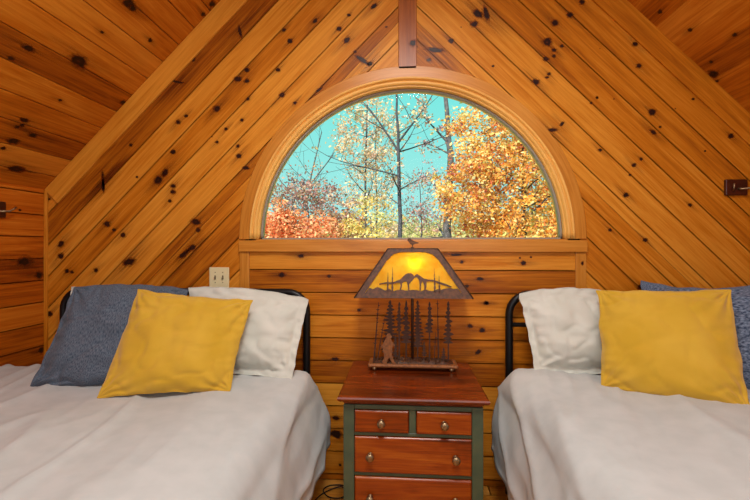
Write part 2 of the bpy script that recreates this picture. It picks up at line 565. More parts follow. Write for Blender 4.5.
# knots seen on the boards: along, up, radii, tilt
KB=[(-1.247,2.469,0.0179,0.0152,0.00),(-0.960,2.619,0.0118,0.0413,0.20),(-1.527,2.250,0.0120,0.0102,0.00),(-1.340,2.096,0.0179,0.0152,0.00),(-1.290,2.131,0.0119,0.0101,0.00),(-1.100,2.168,0.0237,0.0202,0.00),(-0.972,2.342,0.0236,0.0201,0.00),(-0.918,2.394,0.0177,0.0150,0.00),(-0.918,2.329,0.0177,0.0150,0.00),(-1.045,2.048,0.0118,0.0101,0.00),(-0.948,2.099,0.0118,0.0100,0.00),(-1.100,1.972,0.0119,0.0101,0.00),(-1.862,1.908,0.0182,0.0242,0.00),(-1.811,1.755,0.0121,0.0484,0.10),(-1.634,1.964,0.0120,0.0102,0.00),(-1.371,1.918,0.0179,0.0152,0.00),(-1.421,1.793,0.0180,0.0299,-0.50),(-1.464,1.751,0.0240,0.0300,-0.50),(-1.371,1.714,0.0179,0.0152,0.00),(-1.371,1.679,0.0179,0.0152,0.00),(-0.966,1.887,0.0177,0.0151,0.00),(-0.924,1.816,0.0236,0.0118,0.00),(-1.340,2.335,0.0418,0.0078,-0.20),(-1.596,1.771,0.0090,0.0077,0.00),(-0.660,2.555,0.0176,0.0149,0.00),(-0.695,2.621,0.0117,0.0100,0.00),(-0.511,2.667,0.0175,0.0117,0.70),(-0.731,2.388,0.0147,0.0125,0.00),(-0.912,2.222,0.0118,0.0100,0.00),(-0.707,2.241,0.0176,0.0149,0.00),(-0.630,2.192,0.0117,0.0099,0.00),(-0.713,2.012,0.0293,0.0249,0.00),(-0.785,1.908,0.0294,0.0250,0.00),(-0.972,1.946,0.0118,0.0100,0.00),(-0.488,2.264,0.0233,0.0087,0.50),(-0.277,2.478,0.0116,0.0098,0.00),(-0.236,2.430,0.0462,0.0144,-0.60),(-0.190,2.406,0.0173,0.0147,0.00),(-0.324,2.549,0.0232,0.0174,0.70),(-0.370,2.615,0.0174,0.0148,0.00),(-0.312,2.693,0.0116,0.0098,0.00),(-0.167,2.739,0.0231,0.0115,0.70),(0.063,2.501,0.0172,0.0146,0.00),(0.148,2.418,0.0143,0.0121,0.00),(0.182,2.474,0.0513,0.0143,-0.10),(0.272,2.522,0.0171,0.0145,0.00),(0.507,2.372,0.0085,0.0072,0.00),(0.744,2.275,0.0224,0.0168,0.00),(0.804,2.301,0.0112,0.0095,0.00),(0.815,2.318,0.0112,0.0095,0.00),(0.401,2.613,0.0227,0.0193,0.00),(0.424,2.669,0.0340,0.0226,-0.70),(0.468,2.673,0.0170,0.0452,0.30),(0.847,2.602,0.0224,0.0190,0.00),(0.929,2.643,0.0195,0.0166,0.00),(0.993,2.713,0.0167,0.0142,0.00),(0.804,2.497,0.0280,0.0238,0.00),(0.842,2.451,0.0140,0.0119,0.00),(0.798,2.402,0.0168,0.0143,0.00),(0.842,2.417,0.0112,0.0095,0.00),(0.885,2.472,0.0112,0.0095,0.00),(0.885,2.037,0.0167,0.0084,0.80),(0.836,2.004,0.0279,0.0112,0.00),(1.074,2.182,0.0083,0.0071,0.00),(1.042,2.150,0.0083,0.0071,0.00),(1.117,2.691,0.0222,0.0166,-0.70),(1.276,2.469,0.0165,0.0141,0.00),(1.297,2.347,0.0165,0.0140,0.00),(1.366,2.092,0.0220,0.0187,0.00),(1.408,2.009,0.0082,0.0070,0.00),(1.605,2.288,0.0164,0.0082,0.00),(1.595,2.229,0.0491,0.0136,-0.75),(1.371,1.982,0.0220,0.0110,-0.70),(1.308,1.835,0.0110,0.0094,0.00),(1.271,1.802,0.0138,0.0117,0.00),(1.775,1.952,0.0163,0.0138,0.00),(1.642,1.873,0.0065,0.0056,0.00),(1.862,1.924,0.0108,0.0092,0.00),(1.249,1.747,0.0083,0.0070,0.00),(1.228,1.637,0.0166,0.0141,0.00),(1.580,2.158,0.0082,0.0070,0.00),(1.074,2.177,0.0083,0.0071,0.00),(-2.165,1.643,0.0183,0.0092,0.00),(-1.811,1.719,0.0121,0.0363,0.10),(-1.390,1.625,0.0120,0.0102,0.00),(-1.786,1.489,0.0242,0.0206,0.00),(-1.741,1.453,0.0121,0.0103,0.00),(-1.684,1.422,0.0181,0.0154,0.00),(-2.081,1.368,0.0244,0.0183,0.70),(-2.081,1.295,0.0213,0.0181,0.00),(-2.042,1.204,0.0152,0.0129,0.00),(-2.010,1.198,0.0122,0.0103,0.00),(-1.856,1.211,0.0151,0.0129,0.00),(-1.646,1.260,0.0422,0.0241,0.30),(-1.229,1.499,0.0357,0.0179,-0.30),(-1.216,1.451,0.0178,0.0152,0.00),(-1.303,1.308,0.0477,0.0149,0.70),(-1.253,1.344,0.0298,0.0179,0.50),(-2.152,0.941,0.0183,0.0156,0.00),(-0.594,1.297,0.0204,0.0117,0.00),(-0.707,1.186,0.0205,0.0174,0.00),(-0.429,1.181,0.0116,0.0099,0.00),(0.334,1.265,0.0114,0.0097,0.00),(0.300,1.305,0.0341,0.0068,0.00),(0.673,1.260,0.0169,0.0143,0.00),(0.656,1.288,0.0067,0.0057,0.00),(0.716,1.294,0.0067,0.0057,0.00),(0.435,1.169,0.0226,0.0113,0.00),(0.362,1.129,0.0113,0.0096,0.00),(-0.394,0.700,0.0232,0.0116,0.00),(-0.388,0.358,0.0232,0.0145,0.00),(-0.388,0.265,0.0406,0.0232,0.30),(-0.364,0.086,0.0087,0.0074,0.00),(0.379,0.902,0.0159,0.0135,0.00),(0.446,0.880,0.0181,0.0154,0.00),(0.468,1.033,0.0141,0.0120,0.00),(-0.254,0.986,0.0116,0.0098,0.00),(0.424,0.755,0.0226,0.0113,-0.60),(0.474,1.033,0.0113,0.0096,0.00),(1.302,1.130,0.0165,0.0140,0.00),(1.143,1.444,0.0111,0.0094,0.00),(1.329,1.389,0.0138,0.0117,0.00),(1.564,1.579,0.0109,0.0093,0.00),(1.090,1.888,0.0111,0.0094,0.00)]
KCL=[(-1.653,1.656,0.0287,0.0172,0.10),(-1.607,1.881,0.0517,0.0323,0.10),(-1.707,1.631,0.0170,0.0113,0.00),(-1.895,1.877,0.0261,0.0130,0.00),(-1.917,1.888,0.0131,0.0111,0.00),(-1.930,1.875,0.0130,0.0111,0.00),(-1.990,1.912,0.0332,0.0199,0.00),(-1.943,1.974,0.0274,0.0137,0.00),(-2.105,2.045,0.0498,0.0235,0.00),(-2.029,1.897,0.0132,0.0112,0.00),(-1.338,1.869,0.0382,0.0255,0.00),(-1.342,1.903,0.0194,0.0165,0.00),(-1.113,2.264,0.0228,0.0194,0.00),(-1.168,2.266,0.0152,0.0129,0.00),(-1.475,1.867,0.0096,0.0081,0.00),(-1.667,2.276,0.0194,0.0165,0.00),(-1.771,1.952,0.0101,0.0086,0.00),(-1.391,2.113,0.0143,0.0122,0.00)]
KCR=[(1.656,2.263,0.0278,0.0237,0.00),(1.688,2.279,0.0105,0.0089,0.00),(1.612,2.216,0.0102,0.0087,0.00),(1.469,2.160,0.0133,0.0113,0.00),(1.574,2.016,0.0124,0.0105,0.00),(1.347,2.201,0.0137,0.0116,0.00)]
KLW=[(2.255,1.182,0.0240,0.0240,0.00),(2.135,1.561,0.0086,0.0073,0.00),(2.268,0.728,0.0181,0.0181,0.00),(2.166,1.263,0.0520,0.0347,0.00)]
# ------------------------------------------------------------------ the room
XL, XR, XC = -2.18, 2.23, 0.026          # side walls and the ridge
YB, YF = 2.30, -2.6                      # gable wall and the wall behind the photographer
ZK = 1.70                                # top of the knee walls
ZA = 3.907                               # ridge height
R2 = sqrt(0.5)
X, Y, Z = Vector((1, 0, 0)), Vector((0, 1, 0)), Vector((0, 0, 1))

# floor
bm = bmesh.new()
strips(bm, [(XL, YF), (XR, YF), (XR, YB), (XL, YB)], 0.083, (0, 0, 0), X, Y, Z, YF, YB, joints=1.3)
bmf = bm
add_box(bmf, (XL - 0.1, YF - 0.1, -0.12), (XR + 0.1, YB + 0.12, -0.021), mi=1)
tag(link('floor', bmf, [M['floor'], M['groove']]), kind='structure')

# gable wall: diagonal boards following each roof slope, level boards under the window
def ab(p, A, B):                          # (x, z) -> (a, b)
    return (p[0] * A[0] + p[1] * A[2], p[0] * B[0] + p[1] * B[2])
bm = bmesh.new()
WD = 0.136
ZW = 1.396
N = Vector((0, -1, 0))
O = Vector((0, YB, 0))
for side in (-1, 1):
    A = Vector((R2, 0, R2)) if side < 0 else Vector((R2, 0, -R2))
    B = Vector((R2, 0, -R2)) if side < 0 else Vector((-R2, 0, -R2))   # downwards, away from the ceiling
    xo = XL if side < 0 else XR
    xi = -0.957 if side < 0 else 1.012
    reg = [ab(p, A, B) for p in ((xo, 0.0), (XC + side * 0.03, 0.0), (XC + side * 0.03, ZA), (xo, ZK + 0.005))]
    sg = 1.0 if area(reg) > 0 else -1.0
    def hole(a, b):
        p = A * a + B * b
        if (p.x - xi) * side < 0 and p.z < 1.372: return True
        return math.hypot(p.x - XC, p.z - ZW) < 0.915 and p.z > 1.36
    bs = [q[1] for q in reg]
    b = min(bs)
    while b < max(bs):
        runs = {}                          # which piece -> list of (b, a0, a1)
        NS = 16
        for k in range(NS + 1):
            bb = b + 0.0006 + (WD - 0.0012) * k / NS
            # extent of the wall at this line
            ts = []
            for i in range(4):
                p, q = reg[i], reg[(i + 1) % 4]
                if (p[1] - bb) * (q[1] - bb) < 0:
                    ts.append(p[0] + (q[0] - p[0]) * (bb - p[1]) / (q[1] - p[1]))
            if len(ts) < 2: continue
            a0, a1 = min(ts), max(ts)
            n_ = 1200
            hs = [i for i in range(n_ + 1) if hole(a0 + (a1 - a0) * i / n_, bb)]
            if not hs:
                runs.setdefault('w', []).append((bb, a0, a1)); continue
            s0, s1 = a0 + (a1 - a0) * hs[0] / n_, a0 + (a1 - a0) * hs[-1] / n_
            if s0 - a0 > 0.004: runs.setdefault('lo', []).append((bb, a0, s0))
            if a1 - s1 > 0.004: runs.setdefault('hi', []).append((bb, s1, a1))
        for key, rw in runs.items():
            if len(rw) < 2: continue
            board(bm, [(q[1], q[0]) for q in rw] + [(q[2], q[0]) for q in rw[::-1]], O, A, B, N, bev=0.0032)
        b += WD
boards_lo = [(-0.957, 0), (1.012, 0), (1.012, 1.33), (-0.957, 1.33)]
lines = [1.35] + [1.2175 - 0.1315 * k for k in range(11)]
for i in range(len(lines) - 1):
    hi, lo = lines[i], max(lines[i + 1], 0.0)
    p = [(-0.9, lo + 0.0006), (0.955, lo + 0.0006), (0.955, hi - 0.0006), (-0.9, hi - 0.0006)]
    board(bm, p, O, X, Z, N)
    if lo <= 0: break
# backing of the wall, thick
RO = 0.885
ZW = 1.396
for side, xo in ((-1, XL - 0.1), (1, XR + 0.1)):
    arc = [(XC + side * RO * cos(pi / 2 * k / 48), ZW + RO * sin(pi / 2 * k / 48)) for k in range(49)]
    prism(bm, [(xo, -0.1), (XC, -0.1), (XC, ZW - 0.03), (XC + side * RO, ZW - 0.03)] + arc[:-1] + [(XC, ZW + RO), (XC, ZA + 0.03), (xo, ZK - 0.07)], YB + 0.021, YB + 0.13, mi=2)
for x, z, ra, rb, an in KB:
    left = x < XC
    dwin = math.hypot(x - XC, z - ZW)
    if z > 1.39 and dwin < 0.99: continue
    if -0.957 < x < 1.012 and z < 1.33:
        knot(bm, O, X, Z, N, x, z, ra, rb, -an, lift=0.0005)
    else:
        knot(bm, O, X, Z, N, x, z, ra, rb, an, lift=0.0005, grain=pi / 4 if left else -pi / 4)
rk = random.Random(3)
for k in range(26):                       # small pin knots on the boards
    x, z = rk.uniform(XL, XR), rk.uniform(0.1, 3.6)
    if z > ZA - abs(x - XC) - 0.05 or math.hypot(x - XC, z - ZW) < 1.05: continue
    r = rk.uniform(0.003, 0.008)
    knot(bm, O, X, Z, N, x, z, r, r * 0.8, lift=0.0005)
wall = link('wall_back', bm, [M['wall'], M['knot'], M['groove'], M['halo']])
tag(wall, kind='structure')

# knee walls
for side, nm in ((-1, 'wall_left'), (1, 'wall_right')):
    bm = bmesh.new()
    xw = XL if side < 0 else XR
    Nw = Vector((-side, 0, 0))
    b = -0.018
    strips(bm, [(YF, 0), (YB - 0.001, 0), (YB - 0.001, ZK), (YF, ZK)], 0.1315, (xw, 0, 0), Y, Z, Nw, -0.035, ZK)
    if side < 0:
        for y, z, ra, rb, an in KLW: knot(bm, (xw, 0, 0), Y, Z, Nw, y, z, ra, rb, an)
    rk = random.Random(5 + side)
    for k in range(30):
        r = rk.uniform(0.005, 0.02)
        knot(bm, (xw, 0, 0), Y, Z, Nw, rk.uniform(YF + .1, 1.6 if side < 0 else 2.2), rk.uniform(0.1, ZK - .1), r * 1.3, r * .8)
    add_box(bm, (min(xw + side * 0.021, xw + side * 0.12), YF - 0.1, -0.1), (max(xw + side * 0.021, xw + side * 0.12), YB + 0.1, ZK + 0.02), mi=2)
    tag(link(nm, bm, [M['side'], M['knot'], M['groove'], M['halo']]), kind='structure')

# the wall behind the photographer
bm = bmesh.new()
reg = [(XL, 0), (XR, 0), (XR, ZK), (XC, ZA), (XL, ZK)]
strips(bm, reg, 0.1315, (0, YF, 0), X, Z, Y, 0, ZA)
prism(bm, [(XL - 0.1, -0.1), (XR + 0.1, -0.1), (XR + 0.1, ZK - 0.07), (XC, ZA + 0.03), (XL - 0.1, ZK - 0.07)], YF - 0.13, YF - 0.021, mi=1)
tag(link('wall_front', bm, [M['side'], M['groove']]), kind='structure')

# ceiling, both slopes
bm = bmesh.new()
for side in (-1, 1):
    A = Y
    B = Vector((side * R2, 0, -R2))
    Nc = Vector((-side * R2, 0, -R2))
    Oc = Vector((XC, 0, ZA))
    Ls = (abs((XL if side < 0 else XR) - XC)) / R2
    strips(bm, [(YF, 0), (YB, 0), (YB, Ls), (YF, Ls)], 0.137, Oc, A, B, Nc, 0.0, Ls, gap=0.003)
    K = KCL if side < 0 else KCR
    for x, y, ra, rb, an in K:
        knot(bm, Oc, A, B, Nc, y, abs(x - XC) / R2, ra, rb, an)
    rk = random.Random(11 + side)
    for k in range(40):
        r = rk.uniform(0.004, 0.016)
        knot(bm, Oc, A, B, Nc, rk.uniform(YF + .1, 0.9), rk.uniform(0.1, Ls - .1), r * 1.4, r * .8)
    # roof deck above the boards
    vs = []
    for (bb, yy) in ((-0.05, YF - 0.1), (Ls + 0.12, YF - 0.1), (Ls + 0.12, YB + 0.13), (-0.05, YB + 0.13)):
        for h in (-0.021, -0.14):
            vs.append(bm.verts.new(Oc + A * yy + B * bb + Nc * h))
    for q in ((0, 2, 4, 6), (1, 7, 5, 3), (0, 1, 3, 2), (2, 3, 5, 4), (4, 5, 7, 6), (6, 7, 1, 0)):
        f = bm.faces.new([vs[i] for i in q]); f.material_index = 2
tag(link('ceiling', bm, [M['ceil'], M['knot'], M['groove'], M['halo']]), kind='structure')

# trims: post from ridge to arch, edge trims of the level boards, corner strips, boards under the slopes
bm = bmesh.new()
add_box(bm, (XC - 0.052, YB - 0.014, ZW + 0.97), (XC + 0.052, YB - 0.0005, ZA - 0.06), 0.003, axis=2)
knot(bm, (0, YB - 0.0142, 0), X, Z, N, XC + 0.03, 2.51, 0.02, 0.02, halo=False)
tag(link('trim_1', bm, [M['post'], M['knot']]), kind='structure')
for i, (x0, x1) in enumerate(((-0.957, -0.900), (0.955, 1.012))):
    bm = bmesh.new()
    add_box(bm, (x0, YB - 0.012, 0.0), (x1, YB - 0.0005, 1.322), 0.003, axis=2)
    if i: knot(bm, (0, YB - 0.0125, 0), X, Z, N, 0.99, 1.26, 0.008, 0.012, halo=False)
    tag(link('trim_%d' % (i + 2), bm, [M['board'], M['knot']]), kind='structure')
for i, side in enumerate((-1, 1)):
    xo = XL if side < 0 else XR
    bm = bmesh.new()                      # slope trim
    A = Vector((R2, 0, R2)) if side < 0 else Vector((R2, 0, -R2))
    B = Vector((R2, 0, -R2)) if side < 0 else Vector((-R2, 0, -R2))
    top = ab((XC, ZA), A, B); end = ab((xo, ZK), A, B)
    b0 = top[1]
    s_ = 1 if side < 0 else -1
    poly = [(end[0], b0 + 0.001), (top[0], b0 + 0.001), (top[0] - s_ * 0.118, b0 + 0.119), (end[0] + s_ * 0.0, b0 + 0.119)]
    poly = [(q[0], q[1]) for q in poly]
    # keep inside the wall's corner
    def inside(poly):
        c = clip(poly, A[0], B[0], -xo) if side < 0 else clip(poly, -A[0], -B[0], xo)
        return c
    board(bm, inside(poly), (0, YB - 0.0125, 0), A, B, N, 0.012, 0.003)
    tag(link('trim_%d' % (i + 4), bm, M['wall']), kind='structure')
    bm = bmesh.new()                      # corner strip
    if side < 0: add_box(bm, (xo, YB - 0.016, 0), (xo + 0.018, YB, ZK - 0.005), 0.003, axis=2)
    else: add_box(bm, (xo - 0.018, YB - 0.016, 0), (xo, YB, ZK - 0.005), 0.003, axis=2)
    tag(link('trim_%d' % (i + 6), bm, M['wall']), kind='structure')

# ------------------------------------------------------------------ window
win = empty('window_1', (XC, YB, ZW)); tag(win, kind='structure')
def arc_sweep(bm, prof, a0=0.0, a1=pi, n=72, closed=True):
    """prof: (radius, y) closed loop swept along the half circle; UV u = arc length."""
    L = uvl(bm)
    rows = []
    for k in range(n + 1):
        t = a0 + (a1 - a0) * k / n
        rows.append([bm.verts.new((r * cos(t), y, r * sin(t))) for r, y in prof])
    m = len(prof)
    for k in range(n):
        for j in range(m):
            j2 = (j + 1) % m
            f = bm.faces.new((rows[k][j], rows[k][j2], rows[k + 1][j2], rows[k + 1][j]))
            f.smooth = True
            for l, (kk, jj) in zip(f.loops, ((k, j), (k, j + 1), (k + 1, j + 1), (k + 1, j))):
                p = prof[jj % m]
                l[L].uv = ((a1 - a0) * kk / n * 0.9, p[0] + p[1])
    bm.faces.new(rows[0]); bm.faces.new(rows[-1][::-1])
    bmesh.ops.recalc_face_normals(bm, faces=bm.faces)
bm = bmesh.new()                          # flat arch board round the casing
arc_sweep(bm, [(0.9215, -0.0005), (0.9215, -0.012), (0.923, -0.014), (0.984, -0.014), (0.987, -0.011), (0.987, -0.0005)])
o = link('arch_board', bm, M['board'], win)
for p in o.data.polygons: p.use_smooth = False
bm = bmesh.new()                          # moulded casing, stepped and rounded
arc_sweep(bm, [(0.868, 0.09), (0.868, -0.002), (0.8695, -0.008), (0.8735, -0.010), (0.8765, -0.006), (0.8775, -0.012), (0.882, -0.021), (0.889, -0.025), (0.896, -0.023), (0.901, -0.016), (0.9025, -0.010), (0.9045, -0.020), (0.908, -0.029), (0.913, -0.032), (0.918, -0.030), (0.9205, -0.024), (0.9205, -0.0005), (0.884, -0.0005), (0.884, 0.09)])
link('casing', bm, M['trim'], win)
bm = bmesh.new()                          # sash
arc_sweep(bm, [(0.859, 0.050), (0.859, 0.018), (0.8675, 0.018), (0.8675, 0.050)])
add_box(bm, (-0.866, 0.018, -0.001), (0.866, 0.050, 0.008))
link('sash', bm, M['vinyl'], win)
bm = bmesh.new()
pts = [(0.862 * cos(pi * k / 64), 0.862 * sin(pi * k / 64) + 0.005) for k in range(65)]
prism(bm, pts, 0.034, 0.038)
link('glass_pane', bm, M['glass'], win)
bm = bmesh.new()                          # sill board
add_box(bm, (-0.985, -0.024, -0.074), (0.988, 0.0, -0.008), 0.003, axis=0)
add_box(bm, (-0.884, -0.020, -0.020), (0.884, 0.095, -0.0015), 0.002, axis=0)
link('sill', bm, M['board'], win)
LAMP_W = 11.0
# ------------------------------------------------------------------ beds
def make_bed(cx, wx, label):
    """Iron bed; cx centre, wx distance between headboard posts."""
    t = empty('bed', (cx, 1.25, 0)); tag(t, label, 'bed', 'beds either side of the nightstand')
    hy = 2.238 - 1.25
    h = wx / 2
    zt, R = 1.092, 0.11
    pts = [(-h, hy, 0.0), (-h, hy, 0.5), (-h, hy, zt - R)]
    for k in range(1, 9):
        a = pi / 2 * k / 8
        pts.append((-h + R - R * cos(a), hy, zt - R + R * sin(a)))
    pts += [(0, hy, zt)]
    pts += [(-p[0], p[1], p[2]) for p in pts[-2::-1]]
    bm = bmesh.new(); tube(bm, pts, 0.0205, 16)
    link('headboard_hoop', bm, M['black'], t)
    for z in (0.925, 0.42):
        bm = bmesh.new(); tube(bm, [(-h, hy, z), (h, hy, z)], 0.012, 10)
        link('headboard_rail', bm, M['black'], t)
    for k in range(1, 8):
        x = -h + wx * k / 8
        bm = bmesh.new(); tube(bm, [(x, hy, 0.42), (x, hy, 0.925)], 0.007, 8)
        link('spindle', bm, M['black'], t)
    for s in (-1, 1):
        bm = bmesh.new(); add_box(bm, (s * (h - 0.03) - 0.012, -1.0, 0.26), (s * (h - 0.03) + 0.012, hy, 0.31), 0.003)
        link('side_rail', bm, M['black'], t)
        bm = bmesh.new(); tube(bm, [(s * h, -1.0, 0), (s * h, -1.0, 0.55)], 0.0165, 12)
        link('foot_post', bm, M['black'], t)
    bm = bmesh.new(); tube(bm, [(-h, -1.0, 0.53), (h, -1.0, 0.53)], 0.0165, 12)
    link('foot_rail', bm, M['black'], t)
    bm = bmesh.new()
    for k in range(9):
        y = -0.95 + k * 0.23
        add_box(bm, (-h + 0.04, y, 0.285), (h - 0.04, y + 0.05, 0.305))
    link('slat_base', bm, M['black'], t)
    return t

def make_mattress(x0, x1, label):
    bm = bmesh.new()
    cx = (x0 + x1) / 2
    add_box(bm, (x0 - cx, -0.93, 0.0), (x1 - cx, 0.93, 0.30), 0.05, 4)
    o = link('mattress', bm, M['mattress'], smooth=True, loc=(cx, 1.25, 0.3065))
    tag(o, label, 'mattress', 'mattresses')

def duvet(xwall, xin, side, ztop, label, seed, bump=0.01):
    """Duvet over the bed: flat on top against the outer wall, rolling over the mattress edge and
    hanging towards the middle of the room. side = +1 hangs towards +x, -1 towards -x."""
    bm = bmesh.new(); L = uvl(bm)
    ny, nw = 170, 150
    yh, yf = 2.125, 0.16
    rows = []
    W = abs(xin - xwall)
    rsh = 0.10
    zh = 0.315
    drop = ztop - zh
    total = W - rsh + rsh * pi / 2 + (drop - rsh) + 0.02
    for j in range(nw + 1):
        s = total * j / nw
        row = []
        for i in range(ny + 1):
            v = i / ny
            y = yh + (yf - yh) * v
            # profile
            flat = W - rsh
            out = 0.0
            if s < flat:
                x, z, nx, nz = s, ztop, 0.0, 1.0
            elif s < flat + rsh * pi / 2:
                a = (s - flat) / rsh
                x, z, nx, nz = flat + rsh * sin(a), ztop - rsh + rsh * cos(a), sin(a), cos(a)
            else:
                q = s - flat - rsh * pi / 2
                x, z, nx, nz = W, ztop - rsh - q, 1.0, 0.0
                out = q / (drop - rsh)
            # hang flares out with vertical folds
            fold = 0.014 * noise.noise(Vector((y * 4.2 + seed, seed * 3, z * 0.9))) + 0.005 * sin(y * 26 + seed + 3 * noise.noise(Vector((y * 2, z * 3, seed))))
            x += out * (0.075 + fold * 1.5) + 0.02 * math.sin(min(1, out) * pi)
            fl = nz
            edge = min(1.0, s / 0.25)
            # large soft rolls and diagonal creases on top
            g = 0.0
            q = Vector((s * 1.2 + y * 1.0, s * -1.3 + y * 2.1, seed))
            ss = s + 0.18 * y + 0.05 * sin(y * 2.2 + seed)
            g += 0.008 * noise.noise(Vector((s * 1.7, y * 1.2, seed + 2)))
            g += 0.018 * noise.noise(Vector((ss * 4.2, y * 0.9, seed)))
            r = 1 - abs(noise.noise(Vector((ss * 5.0, y * 1.1, seed + 5))) * 2.6)
            g += 0.013 * max(0, r) ** 2
            r2 = 1 - abs(noise.noise(Vector((ss * 11, y * 2.6, seed + 7))) * 2.4)
            g += 0.0034 * max(0, r2) ** 2 * (0.3 + 0.7 * min(1, max(0, noise.noise(Vector((s * 2, y * 2, seed + 11))) * 3)))
            g += bump * math.exp(-((y - 1.98) / 0.16) ** 2 - ((s - flat + 0.02) / 0.16) ** 2)
            g += 0.012 * sin(pi * min(1, s / flat)) * fl
            puff = 0.012 * math.exp(-((y - 2.02) / 0.06) ** 2)
            wgt = fl * 0.9 + 0.25
            z2 = z + g * wgt * nz
            x2 = x + g * 1.4 * nx
            # head end rounds down
            e = max(0.0, (y - (yh - 0.07)) / 0.07)
            z2 -= 0.065 * e * e * fl
            hem = 0.012 * noise.noise(Vector((y * 3, 0.3, seed)))
            if out > 0: z2 += hem * out
            # foot end hangs over
            e = max(0.0, (0.30 - y) / 0.14)
            z2 -= 0.12 * e * e * fl
            row.append(bm.verts.new((xwall + side * x2, y, z2)))
        rows.append(row)
    for j in range(nw):
        for i in range(ny):
            f = bm.faces.new((rows[j][i], rows[j + 1][i], rows[j + 1][i + 1], rows[j][i + 1]))
            f.smooth = True
            for l, (jj, ii) in zip(f.loops, ((j, i), (j + 1, i), (j + 1, i + 1), (j, i + 1))):
                l[L].uv = (total * jj / nw, 2 * ii / ny)
    bmesh.ops.recalc_face_normals(bm, faces=bm.faces)
    if bm.faces[10].normal.z < 0: bmesh.ops.reverse_faces(bm, faces=bm.faces)
    o = link('duvet', bm, M['duvet'])
    m = o.modifiers.new('thickness', 'SOLIDIFY'); m.thickness = 0.022; m.offset = -1
    tag(o, label, 'duvet', 'duvets on the beds')
    return o

make_bed((-0.545 - 2.007) / 2, 1.462, 'black metal bed against the left wall, hoop headboard under the cream switch plate')
make_bed((0.580 + 2.042) / 2, 1.462, 'black metal bed right of the nightstand, hoop headboard holding the woven blue pillow')
make_mattress(-1.985, -0.60, 'pale mattress under the duvet of the left bed')
make_mattress(0.625, 2.01, 'pale mattress under the duvet of the right bed')
duvet(XL + 0.012, -0.475, 1, 0.688, 'off-white duvet on the left bed, hanging beside the nightstand, under the denim blue pillow', 1.3)
duvet(XR - 0.012, 0.522, -1, 0.706, 'off-white duvet on the right bed, hanging over its left edge below the large yellow pillow', 8.4, 0.030)

